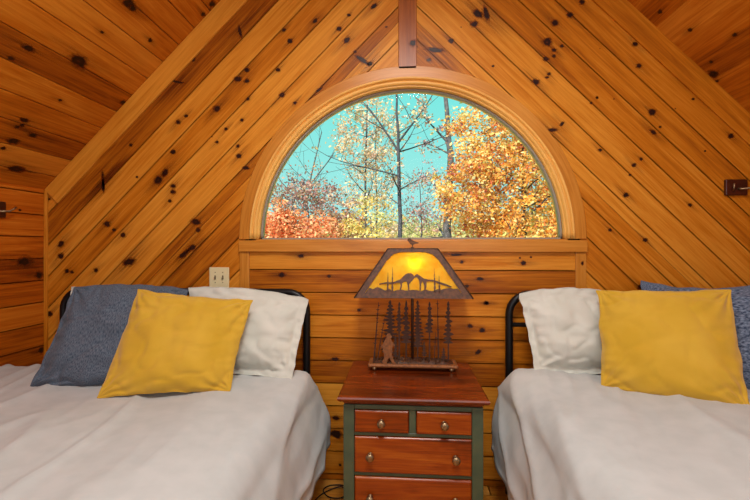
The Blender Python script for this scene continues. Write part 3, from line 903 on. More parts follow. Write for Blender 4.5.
# ------------------------------------------------------------------ pillows
def pillow(name, BL, BR, TR, TL, T, m, label, cat='pillow', group=None, pull=0.05, seed=0.0, sag=0.0, flange=0.0, wr=1.0, lean=0.35, p=2.4, flat_top=0.0, n=64):
    BL, BR, TR, TL = map(Vector, (BL, BR, TR, TL))
    ctr = (BL + BR + TR + TL) / 4
    wv = ((BR - BL) + (TR - TL)).normalized()
    hv = ((TL - BL) + (TR - BR)).normalized()
    nn = wv.cross(hv).normalized()
    if nn.y > 0: nn = -nn                     # front faces the camera side
    wd = ((BR - BL).length + (TR - TL).length) / 2
    ht = ((TL - BL).length + (TR - BR).length) / 2
    bm = bmesh.new(); L = uvl(bm)
    front, back = [], []
    for j in range(n + 1):
        rf, rb_ = [], []
        for i in range(n + 1):
            u, v = i / n * 2 - 1, j / n * 2 - 1
            # ease the parameter so that the rim is finely divided
            u = math.copysign(abs(sin(u * pi / 2)) ** 0.92, u); v = math.copysign(abs(sin(v * pi / 2)) ** 0.92, v)
            s, t = (u + 1) / 2, (v + 1) / 2
            base = BL * (1 - s) * (1 - t) + BR * s * (1 - t) + TR * s * t + TL * (1 - s) * t
            # mid-edges pulled in, corners stay out as ears
            pin = 1 - pull * (1 - v * v) * 1.0
            pin2 = 1 - pull * (1 - u * u) * 1.0
            base = base - wv * (u * wd / 2) * (1 - pin) - hv * (v * ht / 2) * (1 - pin2)
            base = base - hv * (sag * (1 - u * u) * max(0, v) ** 2)
            wob = noise.noise(Vector((u * 2.3 + seed, v * 2.3, seed)))
            edge_w = 0.008 * noise.noise(Vector((u * 5 + seed, v * 5, seed + 4)))
            base += wv * edge_w * abs(u) ** 6 + hv * edge_w * abs(v) ** 6
            if flange:
                fu = min(1, (1 - abs(u)) * wd / 2 / flange); fv = min(1, (1 - abs(v)) * ht / 2 / flange)
                uu = min(1, abs(u) / (1 - flange * 2 / wd)); vv = min(1, abs(v) / (1 - flange * 2 / ht))
            else:
                uu, vv = abs(u), abs(v)
            prof = max(0.0, (1 - uu ** p)) ** 0.62 * max(0.0, (1 - vv ** p)) ** 0.62
            prof *= 1 + lean * 0.35 * -v
            # wrinkles: fanning from the corners, pleats across the seams
            rad = math.atan2(1 - abs(v), 1 - abs(u))
            cd = math.hypot(1 - abs(u), 1 - abs(v))
            wrk = sin(rad * 13 + 5 * noise.noise(Vector((seed, u, v)))) * math.exp(-cd * 2.1) * 0.010
            wrk += 0.010 * noise.noise(Vector((u * 3.0 + seed, v * 3.0, 3 + seed)))
            pl = noise.noise(Vector((u * 9 + seed, seed, 2.0))) * math.exp(-(1 - vv) * 5) + noise.noise(Vector((v * 9 + seed, 5.0, seed))) * math.exp(-(1 - uu) * 5)
            wrk += 0.014 * pl
            r_ = 1 - abs(noise.noise(Vector((u * 1.3 + v * 2.2 + seed, v * 1.6 - u * 2.0, seed + 9)))) * 3.2
            wrk -= 0.009 * max(0, r_) ** 3
            wrk *= wr * min(1.0, prof * 4)
            h = T / 2 * prof
            fw = 0.0
            if flange: fw = 0.010 * noise.noise(Vector((u * 6 + seed, v * 6, seed))) * (1 - min(1, prof * 5))
            mid = 0.010 * wob
            thin = 0.0012
            a = bm.verts.new(base + nn * (h + thin + wrk + fw + mid * prof) - ctr)
            rim = i in (0, n) or j in (0, n)
            b = a if rim else bm.verts.new(base - nn * (h * 0.75 + thin - fw - 0.5 * wrk) - ctr)
            rf.append(a); rb_.append(b)
        front.append(rf); back.append(rb_)
    for g, fl in ((front, False), (back, True)):
        for j in range(n):
            for i in range(n):
                q = [(j, i), (j, i + 1), (j + 1, i + 1), (j + 1, i)]
                if fl: q = q[::-1]
                f = bm.faces.new([g[a][b] for a, b in q])
                f.smooth = True
                for l, (a, b) in zip(f.loops, q):
                    l[L].uv = (b / n * wd, a / n * ht)
    bmesh.ops.recalc_face_normals(bm, faces=bm.faces)
    # seam cord round the rim as a part
    rim = [front[0][i].co.copy() for i in range(n)] + [front[j][n].co.copy() for j in range(n)] + \
          [front[n][i].co.copy() for i in range(n, 0, -1)] + [front[j][0].co.copy() for j in range(n, 0, -1)]
    o = link(name, bm, m, loc=ctr)
    bs = bmesh.new(); tube(bs, rim[::2], 0.0022, 6, closed=True)
    link('seam', bs, m, o)
    tag(o, label, cat, 'white bed pillows' if name == 'bed_pillow' else 'coloured throw pillows')
    return o

# left bed
pillow('bed_pillow', (-1.875, 2.02, 0.705), (-1.30, 2.04, 0.705), (-1.22, 2.13, 1.105), (-1.862, 2.13, 1.125), 0.13, M['white'],
       'white bed pillow mostly hidden behind the denim blue pillow on the left bed', seed=2.2, flange=0.02)
pillow('bed_pillow', (-1.045, 1.985, 0.712), (-0.545, 1.935, 0.700), (-0.502, 2.10, 1.068), (-1.155, 2.085, 1.128), 0.15, M['white'],
       'white flanged bed pillow behind the yellow pillow on the left bed, beside the nightstand', wr=1.15, sag=-0.032, seed=5.1, flange=0.035, pull=0.02)
pillow('throw_pillow', (-1.712, 1.725, 0.7), (-1.08, 1.829, 0.7), (-1.137, 2.046, 1.122), (-1.666, 1.918, 1.142), 0.14, M['denim'],
       'denim blue heathered pillow leaning in the left corner behind the yellow one', seed=7.7, pull=0.03, p=3.0, wr=1.4, sag=-0.03)
pillow('throw_pillow', (-1.31, 1.63, 0.702), (-0.775, 1.745, 0.704), (-0.747, 1.945, 1.083), (-1.29, 1.865, 1.142), 0.13, M['yellow'],
       'mustard yellow velvet pillow leaning on the left bed before the denim blue one', seed=3.9, pull=0.04)
# right bed
pillow('bed_pillow', (0.655, 2.03, 0.728), (1.06, 2.04, 0.722), (1.10, 2.125, 1.110), (0.603, 2.125, 1.105), 0.16, M['white'],
       'white flanged bed pillow at the left end of the right bed, beside the yellow pillow', wr=1.15, sag=-0.035, seed=9.3, flange=0.03, pull=0.02)
pillow('throw_pillow', (0.894, 1.877, 0.712), (1.354, 1.659, 0.706), (1.448, 1.876, 1.16), (0.948, 2.031, 1.139), 0.15, M['yellow'],
       'large mustard yellow velvet pillow on the right bed, in front of the woven blue pillow', seed=12.5, pull=0.03)
pillow('throw_pillow', (1.22, 2.07, 0.72), (1.644, 1.779, 0.72), (1.836, 1.933, 1.238), (1.258, 2.213, 1.17), 0.15, M['knit'],
       'blue grey woven pillow behind the yellow pillow on the right bed', seed=15.1, pull=0.02, sag=0.055)

# ------------------------------------------------------------------ nightstand
ns = empty('nightstand', (0.041, 1.975, 0))
tag(ns, 'sage green nightstand with cherry top and drawers between the two beds', 'nightstand')
y0, y1 = -0.245, 0.262                    # carcass front / back, local
xw_ = 0.300
FR = 0.047
bm = bmesh.new()
def gb(lo, hi): add_box(bm, lo, hi, 0.0015, 1, axis=2)
gb((-xw_, y0, 0.0), (-xw_ + FR, y0 + 0.03, 0.664)); gb((xw_ - FR, y0, 0.0), (xw_, y0 + 0.03, 0.664))   # stiles
gb((-xw_ + 0.002, y0 + 0.031, 0.06), (-xw_ + 0.020, y1, 0.664)); gb((xw_ - 0.020, y0 + 0.031, 0.06), (xw_ - 0.002, y1, 0.664))  # sides
for z0, z1 in ((0.645, 0.664), (0.531, 0.545), (0.357, 0.371), (0.150, 0.182)):
    gb((-xw_ + FR + 0.0005, y0 + 0.002, z0), (xw_ - FR - 0.0005, y0 + 0.03, z1))
gb((-0.0145, y0 + 0.002, 0.5455), (0.0145, y0 + 0.03, 0.6445))
gb((-xw_ + 0.021, y1 - 0.012, 0.06), (xw_ - 0.021, y1, 0.663))
gb((-xw_ + 0.021, y0 + 0.031, 0.15), (xw_ - 0.021, y1 - 0.013, 0.165))
link('carcass', bm, M['green'], ns)
for sx_ in (-1, 1):
    bm = bmesh.new(); add_box(bm, (sx_ * (xw_ - 0.025) - 0.02, y1 - 0.045, 0), (sx_ * (xw_ - 0.025) + 0.02, y1 - 0.001, 0.0595), 0.002)
    link('leg', bm, M['green'], ns)
# top: bevelled slab on a cove moulding
bm = bmesh.new()
prof = [(-0.014, 0.664), (-0.006, 0.668), (0.001, 0.676), (0.004, 0.682), (0.016, 0.6845), (0.022, 0.690), (0.024, 0.697), (0.021, 0.704), (0.014, 0.708)]
L = uvl(bm); rings = []
for d, z in prof:
    rings.append([bm.verts.new(p) for p in ((-xw_ - d, y0 - d - 0.005, z), (xw_ + d, y0 - d - 0.005, z), (xw_ + d, y1 + min(d, 0.012), z), (-xw_ - d, y1 + min(d, 0.012), z))])
for a, b in zip(rings, rings[1:]):
    for k in range(4): bm.faces.new((a[k], a[(k + 1) % 4], b[(k + 1) % 4], b[k]))
bm.faces.new(rings[0][::-1]); bm.faces.new(rings[-1])
box_uv(bm, list(bm.faces), 0, 0, 2.2)
link('top', bm, M['cherry_top'], ns)
def knob(x, z, par, py):
    bm = bmesh.new()
    lathe(bm, [(0.013, 0.0), (0.013, -0.003), (0.0075, -0.007), (0.007, -0.013), (0.013, -0.017), (0.0175, -0.022), (0.0180, -0.026), (0.015, -0.031), (0.008, -0.033)], (x, py, z), 'Y', 18)
    link('knob', bm, M['brass'], par)
def drawer(x0, x1, z0, z1, ks):
    cx, cz = (x0 + x1) / 2, (z0 + z1) / 2
    bm = bmesh.new()
    yf = y0 - 0.008
    lo, hi = Vector((x0 - cx, 0, z0 - cz)), Vector((x1 - cx, 0, z1 - cz))
    rr = []
    for ins, yy in ((0, 0.03), (0, 0.005), (0.003, 0.002), (0.006, 0.0)):
        rr.append([bm.verts.new(p) for p in ((lo.x + ins, yy, lo.z + ins), (hi.x - ins, yy, lo.z + ins), (hi.x - ins, yy, hi.z - ins), (lo.x + ins, yy, hi.z - ins))])
    for a, b in zip(rr, rr[1:]):
        for k in range(4): bm.faces.new((a[k], a[(k + 1) % 4], b[(k + 1) % 4], b[k]))
    bm.faces.new(rr[0][::-1]); bm.faces.new(rr[-1])
    bmesh.ops.recalc_face_normals(bm, faces=bm.faces)
    box_uv(bm, list(bm.faces), 0)
    # drawer box behind the front
    add_box(bm, (lo.x + 0.01, 0.0305, lo.z + 0.012), (hi.x - 0.01, 0.42, hi.z - 0.02))
    o = link('drawer', bm, M['cherry'], ns, loc=(cx, yf, cz))
    for k in ks: knob(k - cx, 0.0, o, 0.0)
drawer(-0.253 + 0.0025, -0.0170, 0.5475, 0.6425, (-0.134,))
drawer(0.0170, 0.253 - 0.0025, 0.5475, 0.6425, (0.134,))
drawer(-0.2505, 0.2505, 0.3735, 0.5285, (-0.182, 0.182))
drawer(-0.2505, 0.2505, 0.1845, 0.3545, (-0.182, 0.182))

# ------------------------------------------------------------------ table lamp
lx, ly, lz = 0.050, 2.125, 0.708
lamp = empty('table_lamp', (lx, ly, lz))
tag(lamp, 'rustic metal lamp with amber shade and pine tree cutouts on the nightstand', 'lamp')
bm = bmesh.new()                           # base tray
add_box(bm, (-0.232, -0.064, 0.018), (0.232, 0.064, 0.036), 0.008, 3)
tray = link('base', bm, M['rust_light'], lamp, smooth=False)
bm = bmesh.new()                           # rocky ground on the tray
L = uvl(bm)
nx_, ny_ = 60, 12
g = []
for j in range(ny_ + 1):
    row = []
    for i in range(nx_ + 1):
        u, v = i / nx_ * 2 - 1, j / ny_ * 2 - 1
        e = (1 - abs(u) ** 8) * (1 - abs(v) ** 4)
        h = 0.0335 + e * (0.016 + 0.012 * noise.noise(Vector((u * 9, v * 2, 1.0))) + 0.006 * noise.noise(Vector((u * 24, v * 6, 1.0))))
        row.append(bm.verts.new((u * 0.215, v * 0.052 + 0.004, h)))
    g.append(row)
for j in range(ny_):
    for i in range(nx_): bm.faces.new((g[j][i], g[j][i + 1], g[j + 1][i + 1], g[j + 1][i]))
link('ground', bm, M['rust_dark'], lamp)
for sx_ in (-1, 1):
    for sy_ in (-1, 1):
        bm = bmesh.new(); bmesh.ops.create_uvsphere(bm, u_segments=14, v_segments=10, radius=0.0135)
        link('foot', bm, M['brass'], lamp, smooth=True, loc=(sx_ * 0.198, sy_ * 0.048, 0.0135))
bm = bmesh.new(); tube(bm, [(0.0, 0.012, 0.03), (0.0, 0.012, 0.62)], 0.0075, 12)
link('pole', bm, M['rust_dark'], lamp)

def pine(x, zb, zt, wb, dens, seed, y, trunk=0.0035, zlow=0.45, lean=0.0, dead=False):
    """A flat plasma-cut pine, 2 mm thick."""
    rr = random.Random(seed)
    H_ = zt - zb
    left, right = [], []
    cx = lambda t: lean * t
    if dead:
        L_, R_ = [], []
        for k in range(15):
            t = k / 14
            wv_ = trunk * (1.1 - 0.75 * t)
            lt = rr.random() < 0.35 and k > 3; rt = rr.random() < 0.35 and k > 3
            z = zb + H_ * t
            L_.append((cx(t) - wv_, z)); R_.append((cx(t) + wv_, z))
            if lt and k < 14: L_ += [(cx(t) - wv_ - rr.uniform(.006, .012), z + 0.008), (cx(t) - wv_, z + 0.006)]
            if rt and k < 14: R_ += [(cx(t) + wv_ + rr.uniform(.006, .012), z + 0.008), (cx(t) + wv_, z + 0.006)]
        pts = L_ + R_[::-1]
    else:
        t0 = zlow
        L_ = [(cx(0) - trunk * 1.2, zb), (cx(t0) - trunk, zb + H_ * t0)]
        R_ = [(cx(0) + trunk * 1.2, zb), (cx(t0) + trunk, zb + H_ * t0)]
        n_ = dens
        for k in range(n_):
            f = k / n_
            t = t0 + (1 - t0) * f
            dt = (1 - t0) / n_
            z = zb + H_ * t
            for side_, arr in ((-1, L_), (1, R_)):
                wd = wb * 1.45 * (1 - f) ** 0.75 * rr.uniform(0.4, 1.15) + 0.0025
                inn = trunk + wb * 0.16 * (1 - f)
                arr.append((cx(t) + side_ * wd, z + H_ * dt * 0.12))
                arr.append((cx(t) + side_ * wd * 0.8, z + H_ * dt * 0.42))
                arr.append((cx(t) + side_ * min(inn, wd * 0.6), z + H_ * dt * 0.72))
        pts = L_ + [(cx(1), zt)] + R_[::-1]
    bm = bmesh.new()
    prism(bm, pts, -0.0011, 0.0011)
    return link('pine_cutout' if not dead else 'bare_tree_cutout', bm, M['rust_dark'], lamp, loc=(x, y, 0))
ZB, ZT = 0.040, 0.360
pine(-0.203, ZB, ZT - 0.01, 0, 0, 1, -0.012, dead=True, lean=0.024, trunk=0.0042)
pine(-0.186, ZB, ZT - 0.09, 0, 0, 2, -0.028, dead=True, lean=0.040, trunk=0.0030)
pine(-0.118, ZB, ZT, 0.036, 11, 3, 0.010, zlow=0.36)
pine(-0.070, ZB, ZT - 0.006, 0.015, 8, 4, -0.010, zlow=0.50)
pine(-0.033, ZB, ZT, 0.023, 9, 5, 0.012, zlow=0.28)
pine(0.028, ZB, ZT, 0.028, 14, 6, 0.012, zlow=0.22)
pine(0.089, ZB, ZT - 0.004, 0.022, 8, 7, -0.010, zlow=0.48)
pine(0.113, ZB, ZT - 0.16, 0, 0, 8, -0.026, dead=True, trunk=0.0025, lean=0.006)
pine(0.137, ZB, ZT, 0, 0, 9, 0.008, dead=True, trunk=0.0042, lean=-0.005)
pine(0.187, ZB, ZT, 0.021, 10, 10, -0.008, zlow=0.30)
pine(-0.150, ZB, ZT - 0.20, 0.012, 6, 11, 0.02, zlow=0.3, trunk=0.002)
pine(-0.090, ZB, ZT - 0.19, 0.014, 6, 12, -0.026, zlow=0.2, trunk=0.002)
pine(0.060, ZB, ZT - 0.21, 0.010, 6, 13, -0.026, zlow=0.3, trunk=0.002)
pine(0.160, ZB, ZT - 0.24, 0.012, 5, 14, -0.03, zlow=0.2, trunk=0.002)
# standing bear cutout on the front rim, bent from thick plate
bear = [(-0.030, 0.0), (-0.034, 0.012), (-0.026, 0.030), (-0.024, 0.050), (-0.030, 0.064), (-0.031, 0.086), (-0.038, 0.082), (-0.042, 0.090), (-0.030, 0.106), (-0.020, 0.124),
        (-0.012, 0.136), (-0.013, 0.146), (-0.008, 0.156), (-0.004, 0.161), (0.002, 0.159), (0.007, 0.161), (0.009, 0.154), (0.014, 0.148), (0.019, 0.143), (0.014, 0.138),
        (0.010, 0.134), (0.017, 0.118), (0.028, 0.108), (0.034, 0.098), (0.030, 0.093), (0.022, 0.098), (0.018, 0.088), (0.020, 0.066), (0.017, 0.050), (0.024, 0.030),
        (0.030, 0.014), (0.040, 0.004), (0.036, 0.0), (0.020, 0.0), (0.012, 0.018), (0.002, 0.034), (-0.006, 0.020), (-0.010, 0.006), (-0.014, 0.0)]
bm = bmesh.new(); prism(bm, bear, -0.002, 0.002)
bmesh.ops.bevel(bm, geom=[e for e in bm.edges if abs(e.calc_face_angle(0)) > 1.2], offset=0.0012, segments=2, affect='EDGES')
tag(link('figure_cutout', bm, M['rust_light'], lamp, loc=(-0.124, -0.050, 0.0335)), 'light rust standing figure cutout')

# shade: four sloping frames with mica panels
sz0, sz1 = 0.388, 0.632
bw, tw, bd, td = 0.292, 0.128, 0.145, 0.050
C4b = [Vector((-bw, -bd, sz0)), Vector((bw, -bd, sz0)), Vector((bw, bd, sz0)), Vector((-bw, bd, sz0))]
C4t = [Vector((-tw, -td, sz1)), Vector((tw, -td, sz1)), Vector((tw, td, sz1)), Vector((-tw, td, sz1))]
shade = empty('lamp_shade', (0, 0, 0)); shade.parent = lamp
for k in range(4):
    a, b, c, d = C4b[k], C4b[(k + 1) % 4], C4t[(k + 1) % 4], C4t[k]
    ux = (b - a).normalized()
    mid_b, mid_t = (a + b) / 2, (c + d) / 2
    uy = (mid_t - mid_b).normalized()
    nn = ux.cross(uy).normalized()
    Hs = (mid_t - mid_b).length
    hb, ht_ = (b - a).length / 2, (c - d).length / 2
    def plate(bm, poly, th=0.0022, off=0.0):
        vs0 = [bm.verts.new(mid_b + ux * p[0] + uy * p[1] + nn * (off + th)) for p in poly]
        vs1 = [bm.verts.new(mid_b + ux * p[0] + uy * p[1] + nn * off) for p in poly]
        fs = [bm.faces.new(vs0), bm.faces.new(vs1[::-1])]
        for q in range(len(poly)):
            q2 = (q + 1) % len(poly)
            fs.append(bm.faces.new((vs0[q], vs1[q], vs1[q2], vs0[q2])))
        bmesh.ops.recalc_face_normals(bm, faces=fs)
    edge = lambda y: hb + (ht_ - hb) * y / Hs
    # mica sheet just inside
    bm = bmesh.new(); plate(bm, [(-hb + .01, 0.01), (hb - .01, 0.01), (ht_ - .004, Hs - .005), (-ht_ + .004, Hs - .005)], 0.0012, -0.006)
    link('mica_panel', bm, M['mica'], shade)
    # frame ring with clipped upper corners
    sw = 0.036 if k % 2 == 0 else 0.022
    bt, tt = 0.028, 0.018
    bm = bmesh.new()
    outer = [(-hb, 0), (hb, 0), (ht_, Hs), (-ht_, Hs)]
    kx = ht_ * 0.42
    yk = Hs - tt
    def ie(y): return edge(y) - sw
    inner = [(-ie(bt) , bt), (ie(bt), bt), (ie(yk - 0.045), yk - 0.045), (ie(yk - 0.045) - (ie(yk-0.045) - kx * 1.4) * 0.55, yk - 0.012), (kx * 1.2, yk), (-kx * 1.2, yk),
             (-ie(yk - 0.045) + (ie(yk-0.045) - kx * 1.4) * 0.55, yk - 0.012), (-ie(yk - 0.045), yk - 0.045)]
    plate(bm, [outer[0], outer[1], inner[1], inner[0]])
    plate(bm, [outer[1], outer[2], inner[3], inner[2], inner[1]])
    plate(bm, [outer[2], outer[3], inner[6], inner[5], inner[4], inner[3]])
    plate(bm, [outer[3], outer[0], inner[0], inner[7], inner[6]])
    link('shade_frame', bm, M['rust'], shade)
    if k % 2 == 0:
        # scene cut in the front and back: hills, a humped bear and a cub meeting, thin trees
        bm = bmesh.new()
        wl = ie(bt)
        hill = [(-wl, bt - .004)] + [(-wl + 2 * wl * q / 24, bt + 0.007 + 0.007 * abs(sin(q * 1.3 + 0.4)) + 0.006 * (q % 3 == 0) + 0.010 * (1 if q < 5 or q > 18 else 0)) for q in range(1, 24)] + [(wl, bt - .004)]
        plate(bm, hill, 0.002, 0.0001)
        big = [(-0.118, 0.082), (-0.096, 0.084), (-0.078, 0.092), (-0.062, 0.098), (-0.050, 0.112), (-0.038, 0.124), (-0.024, 0.130), (-0.010, 0.130), (0.000, 0.124), (0.006, 0.114),
               (0.014, 0.122), (0.022, 0.126), (0.026, 0.122), (0.034, 0.118), (0.044, 0.110), (0.056, 0.102), (0.076, 0.098), (0.100, 0.096), (0.130, 0.086), (0.165, 0.074), (0.190, 0.062),
               (0.188, 0.057), (0.160, 0.066), (0.128, 0.076), (0.104, 0.086), (0.082, 0.088), (0.068, 0.086), (0.066, 0.058), (0.060, 0.040), (0.054, 0.040), (0.056, 0.062),
               (0.052, 0.080), (0.046, 0.090), (0.040, 0.070), (0.038, 0.040), (0.032, 0.040), (0.032, 0.074), (0.030, 0.094), (0.020, 0.108), (0.008, 0.106), (-0.002, 0.094),
               (-0.012, 0.082), (-0.020, 0.072), (-0.018, 0.040), (-0.024, 0.040), (-0.027, 0.070), (-0.032, 0.086), (-0.044, 0.086), (-0.054, 0.078), (-0.056, 0.056), (-0.062, 0.040), (-0.067, 0.040),
               (-0.062, 0.066), (-0.066, 0.080), (-0.084, 0.078), (-0.104, 0.072), (-0.130, 0.076), (-0.168, 0.070), (-0.168, 0.075), (-0.135, 0.082)]
        plate(bm, big, 0.002, 0.0001)
        for tx, th in ((-0.126, 0.135), (-0.103, 0.165), (0.107, 0.160), (0.130, 0.120)):
            tp = [(tx - 0.007, bt), (tx + 0.007, bt)]
            for q in range(6):
                f = q / 6
                tp.append((tx + 0.0065 * (1 - f), bt + (th - bt) * (f + 0.05)))
                tp.append((tx + 0.0035 * (1 - f), bt + (th - bt) * (f + 0.12)))
            tp.append((tx, th))
            for q in range(5, -1, -1):
                f = q / 6
                tp.append((tx - 0.0035 * (1 - f), bt + (th - bt) * (f + 0.12)))
                tp.append((tx - 0.0065 * (1 - f), bt + (th - bt) * (f + 0.05)))
            plate(bm, tp, 0.002, 0.0001)
        link('scene_cutout', bm, M['rust'], shade)
# corner seams and top plate
for k in range(4):
    bm = bmesh.new(); tube(bm, [C4b[k], C4t[k]], 0.0045, 8)
    link('corner_seam', bm, M['rust_dark'], shade)
bm = bmesh.new()
for a, b in (((-tw, -td), (tw, -td)), ((tw, -td), (tw, td)), ((tw, td), (-tw, td)), ((-tw, td), (-tw, -td)), ((0, -td), (0, td)), ((-tw, 0.012), (tw, 0.012))):
    tube(bm, [(a[0], a[1], sz1), (b[0], b[1], sz1)], 0.0035, 8)
link('top_wire', bm, M['rust_dark'], shade)
# bird finial
bird = [(-0.030, 0.044), (-0.024, 0.040), (-0.020, 0.034), (-0.014, 0.026), (-0.006, 0.020), (-0.001, 0.018), (-0.002, 0.008), (-0.010, 0.004), (-0.010, 0.0), (0.010, 0.0), (0.010, 0.004), (0.002, 0.008),
        (0.004, 0.018), (0.014, 0.022), (0.034, 0.026), (0.032, 0.032), (0.018, 0.034), (0.006, 0.040), (-0.004, 0.046), (-0.010, 0.052), (-0.018, 0.055), (-0.024, 0.052), (-0.026, 0.046)]
bm = bmesh.new(); prism(bm, bird, -0.003, 0.003)
bmesh.ops.bevel(bm, geom=[e for e in bm.edges if abs(e.calc_face_angle(0)) > 1.2], offset=0.0015, segments=2, affect='EDGES')
link('bird_finial', bm, M['rust_dark'], lamp, loc=(0.0, 0.012, sz1 + 0.003))
bm = bmesh.new(); bmesh.ops.create_uvsphere(bm, u_segments=20, v_segments=14, radius=0.028)
link('bulb', bm, M['bulb'], lamp, smooth=True, loc=(0.012, -0.042, 0.545))
bl = light('bulb_light', 'POINT', (lx + 0.012, ly - 0.048, lz + 0.560), LAMP_W, (1.0, 0.88, 0.52), shadow_soft_size=0.02)

# ------------------------------------------------------------------ plates on the walls, cord
sp = empty('switch_plate', (-1.084, YB - 0.001, 1.170))
tag(sp, 'cream double plate on the boards above the left headboard', 'switch plate')
bm = bmesh.new(); add_box(bm, (-0.060, -0.007, -0.060), (0.060, 0.0, 0.060), 0.003, 3); link('plate', bm, M['cream'], sp)
for x in (-0.023, 0.023):
    bm = bmesh.new(); add_box(bm, (x - 0.005, -0.0085, -0.012), (x + 0.005, -0.0072, 0.012), 0.001)
    fs = add_box(bm, (x - 0.004, -0.017, -0.008), (x + 0.004, -0.008, 0.001), 0.001)
    link('toggle', bm, M['screw'], sp)
    for z in (-0.030, 0.030):
        bm = bmesh.new(); lathe(bm, [(0.003, -0.0066), (0.003, -0.0082)], (x, 0, z), 'Y', 10); link('screw', bm, M['screw'], sp)

def wall_latch(loc, rz, label):
    t = empty('wall_hook', loc, rz); tag(t, label, 'hook', 'hooks on dark wood plates')
    bm = bmesh.new(); add_box(bm, (-0.056, -0.016, -0.043), (0.056, 0, 0.043), 0.004, 2); link('back_plate', bm, M['dkwood'], t)
    bm = bmesh.new(); tube(bm, [(-0.022, -0.018, -0.018), (-0.022, -0.026, 0.0), (-0.022, -0.026, 0.020)], 0.0045, 8); link('peg', bm, M['brass'], t)
    bm = bmesh.new(); tube(bm, [(0.004, -0.017, -0.008), (0.012, -0.034, -0.012), (0.040, -0.050, -0.009), (0.060, -0.056, 0.004), (0.070, -0.058, 0.016)], [0.007, 0.006, 0.005, 0.005, 0.006], 8)
    link('hook_arm', bm, M['brass'], t)
wall_latch((1.793, YB - 0.0008, 1.672), 0, 'dark wood plate with brass hook high on the gable wall above the right bed')
wall_latch((XL + 0.0008, 1.985, 1.553), -pi / 2 * -1, 'dark wood plate with brass hook on the left knee wall at the photo edge')

bm = bmesh.new()
cp = []
ctrl = [(-0.23, 2.27, 0.006), (-0.30, 2.24, 0.006), (-0.40, 2.235, 0.006), (-0.44, 2.19, 0.006), (-0.40, 2.13, 0.006), (-0.33, 2.12, 0.010), (-0.30, 2.17, 0.016), (-0.35, 2.21, 0.014), (-0.43, 2.16, 0.008), (-0.47, 2.08, 0.006), (-0.50, 1.98, 0.006)]
for i in range(len(ctrl) - 1):
    p0, p1, p2, p3 = [Vector(ctrl[max(0, min(len(ctrl) - 1, i + q))]) for q in (-1, 0, 1, 2)]
    for k in range(6):
        t = k / 6
        cp.append(0.5 * ((2 * p1) + (p2 - p0) * t + (2 * p0 - 5 * p1 + 4 * p2 - p3) * t * t + (-p0 + 3 * p1 - 3 * p2 + p3) * t ** 3))
tube(bm, cp, 0.0032, 8)
tag(link('power_cord', bm, M['rubber']), 'thin black cord looped on the floor between the left bed and nightstand', 'cord')
# ------------------------------------------------------------------ outside: hillside and autumn trees
bm = bmesh.new()
g = []
for j in range(31):
    row = []
    for i in range(41):
        x = -70 + 140 * i / 40; y = 4 + 86 * j / 30
        z = -3.2 + 9.0 * max(0, (y - 10) / 80) ** 1.1 + 0.5 * noise.noise(Vector((x * 0.1, y * 0.1, 0)))
        row.append(bm.verts.new((x, y, z)))
    g.append(row)
for j in range(30):
    for i in range(40): bm.faces.new((g[j][i], g[j][i + 1], g[j + 1][i + 1], g[j + 1][i]))
tag(link('ground_outside', bm, M['litter'], smooth=True), kind='structure')
def gz(x, y):
    return -3.2 + 9.0 * max(0, (y - 10) / 80) ** 1.1 + 0.5 * noise.noise(Vector((x * 0.1, y * 0.1, 0))) - 0.15

def leaf_mesh(name, clumps, per, spread, size, m, parent, rr, flat=0.8):
    vs, fs = [], []
    per = int(per * 1.8)
    tint = []
    for c, sc in clumps:
        ct = rr.random()
        for k in range(per):
            p = Vector(c) + Vector((rr.gauss(0, 1) * spread * sc, rr.gauss(0, 1) * spread * sc, rr.gauss(0, 1) * spread * sc * flat))
            s_ = size * rr.uniform(0.6, 1.35)
            a = Vector((rr.gauss(0, 1), rr.gauss(0, 1), rr.gauss(0, 1) * 0.7)).normalized()
            b = a.cross(Vector((rr.gauss(0, 1), rr.gauss(0, 1), rr.gauss(0, 1)))).normalized()
            i = len(vs)
            vs += [p - a * s_, p + b * s_ * 0.55 , p + a * s_, p - b * s_ * 0.55]
            fs.append((i, i + 1, i + 2, i + 3))
            tint.append(min(0.999, max(0.0, ct * 0.75 + rr.random() * 0.25 + rr.gauss(0, 0.08))))
    me = bpy.data.meshes.new(name)
    me.from_pydata([tuple(v - Vector(parent.location)) for v in vs], [], fs)
    me.attributes.new('leaf_tint', 'FLOAT', 'FACE').data.foreach_set('value', tint)
    me.materials.append(m)
    o = bpy.data.objects.new(name, me)
    COL.objects.link(o); o.parent = parent
    return o

def branch(bm, p, d, length, r, depth, rr, tips, kink=0.25, up=0.15, seg=5, droop=0):
    pts = [p.copy()]; rad = [r]
    q = p.copy(); d = d.normalized()
    n_ = 6
    for k in range(n_):
        d = (d + Vector((rr.gauss(0, kink), rr.gauss(0, kink), rr.gauss(0, kink) + up)) * 0.35).normalized()
        q = q + d * (length / n_)
        pts.append(q.copy()); rad.append(max(0.006, r * (1 - 0.75 * (k + 1) / n_)))
        if depth > 0 and k >= 1:
            sd = (d + Vector((rr.gauss(0, 0.8), rr.gauss(0, 0.8), rr.gauss(0.1, 0.5)))).normalized()
            branch(bm, q, sd, length * rr.uniform(0.35, 0.6), rad[-1] * 0.6, depth - 1, rr, tips, kink, up, 4)
        if depth == 0: tips.append(q.copy())
    tips.append(q.copy())
    tube(bm, pts, rad, seg, cap=False)

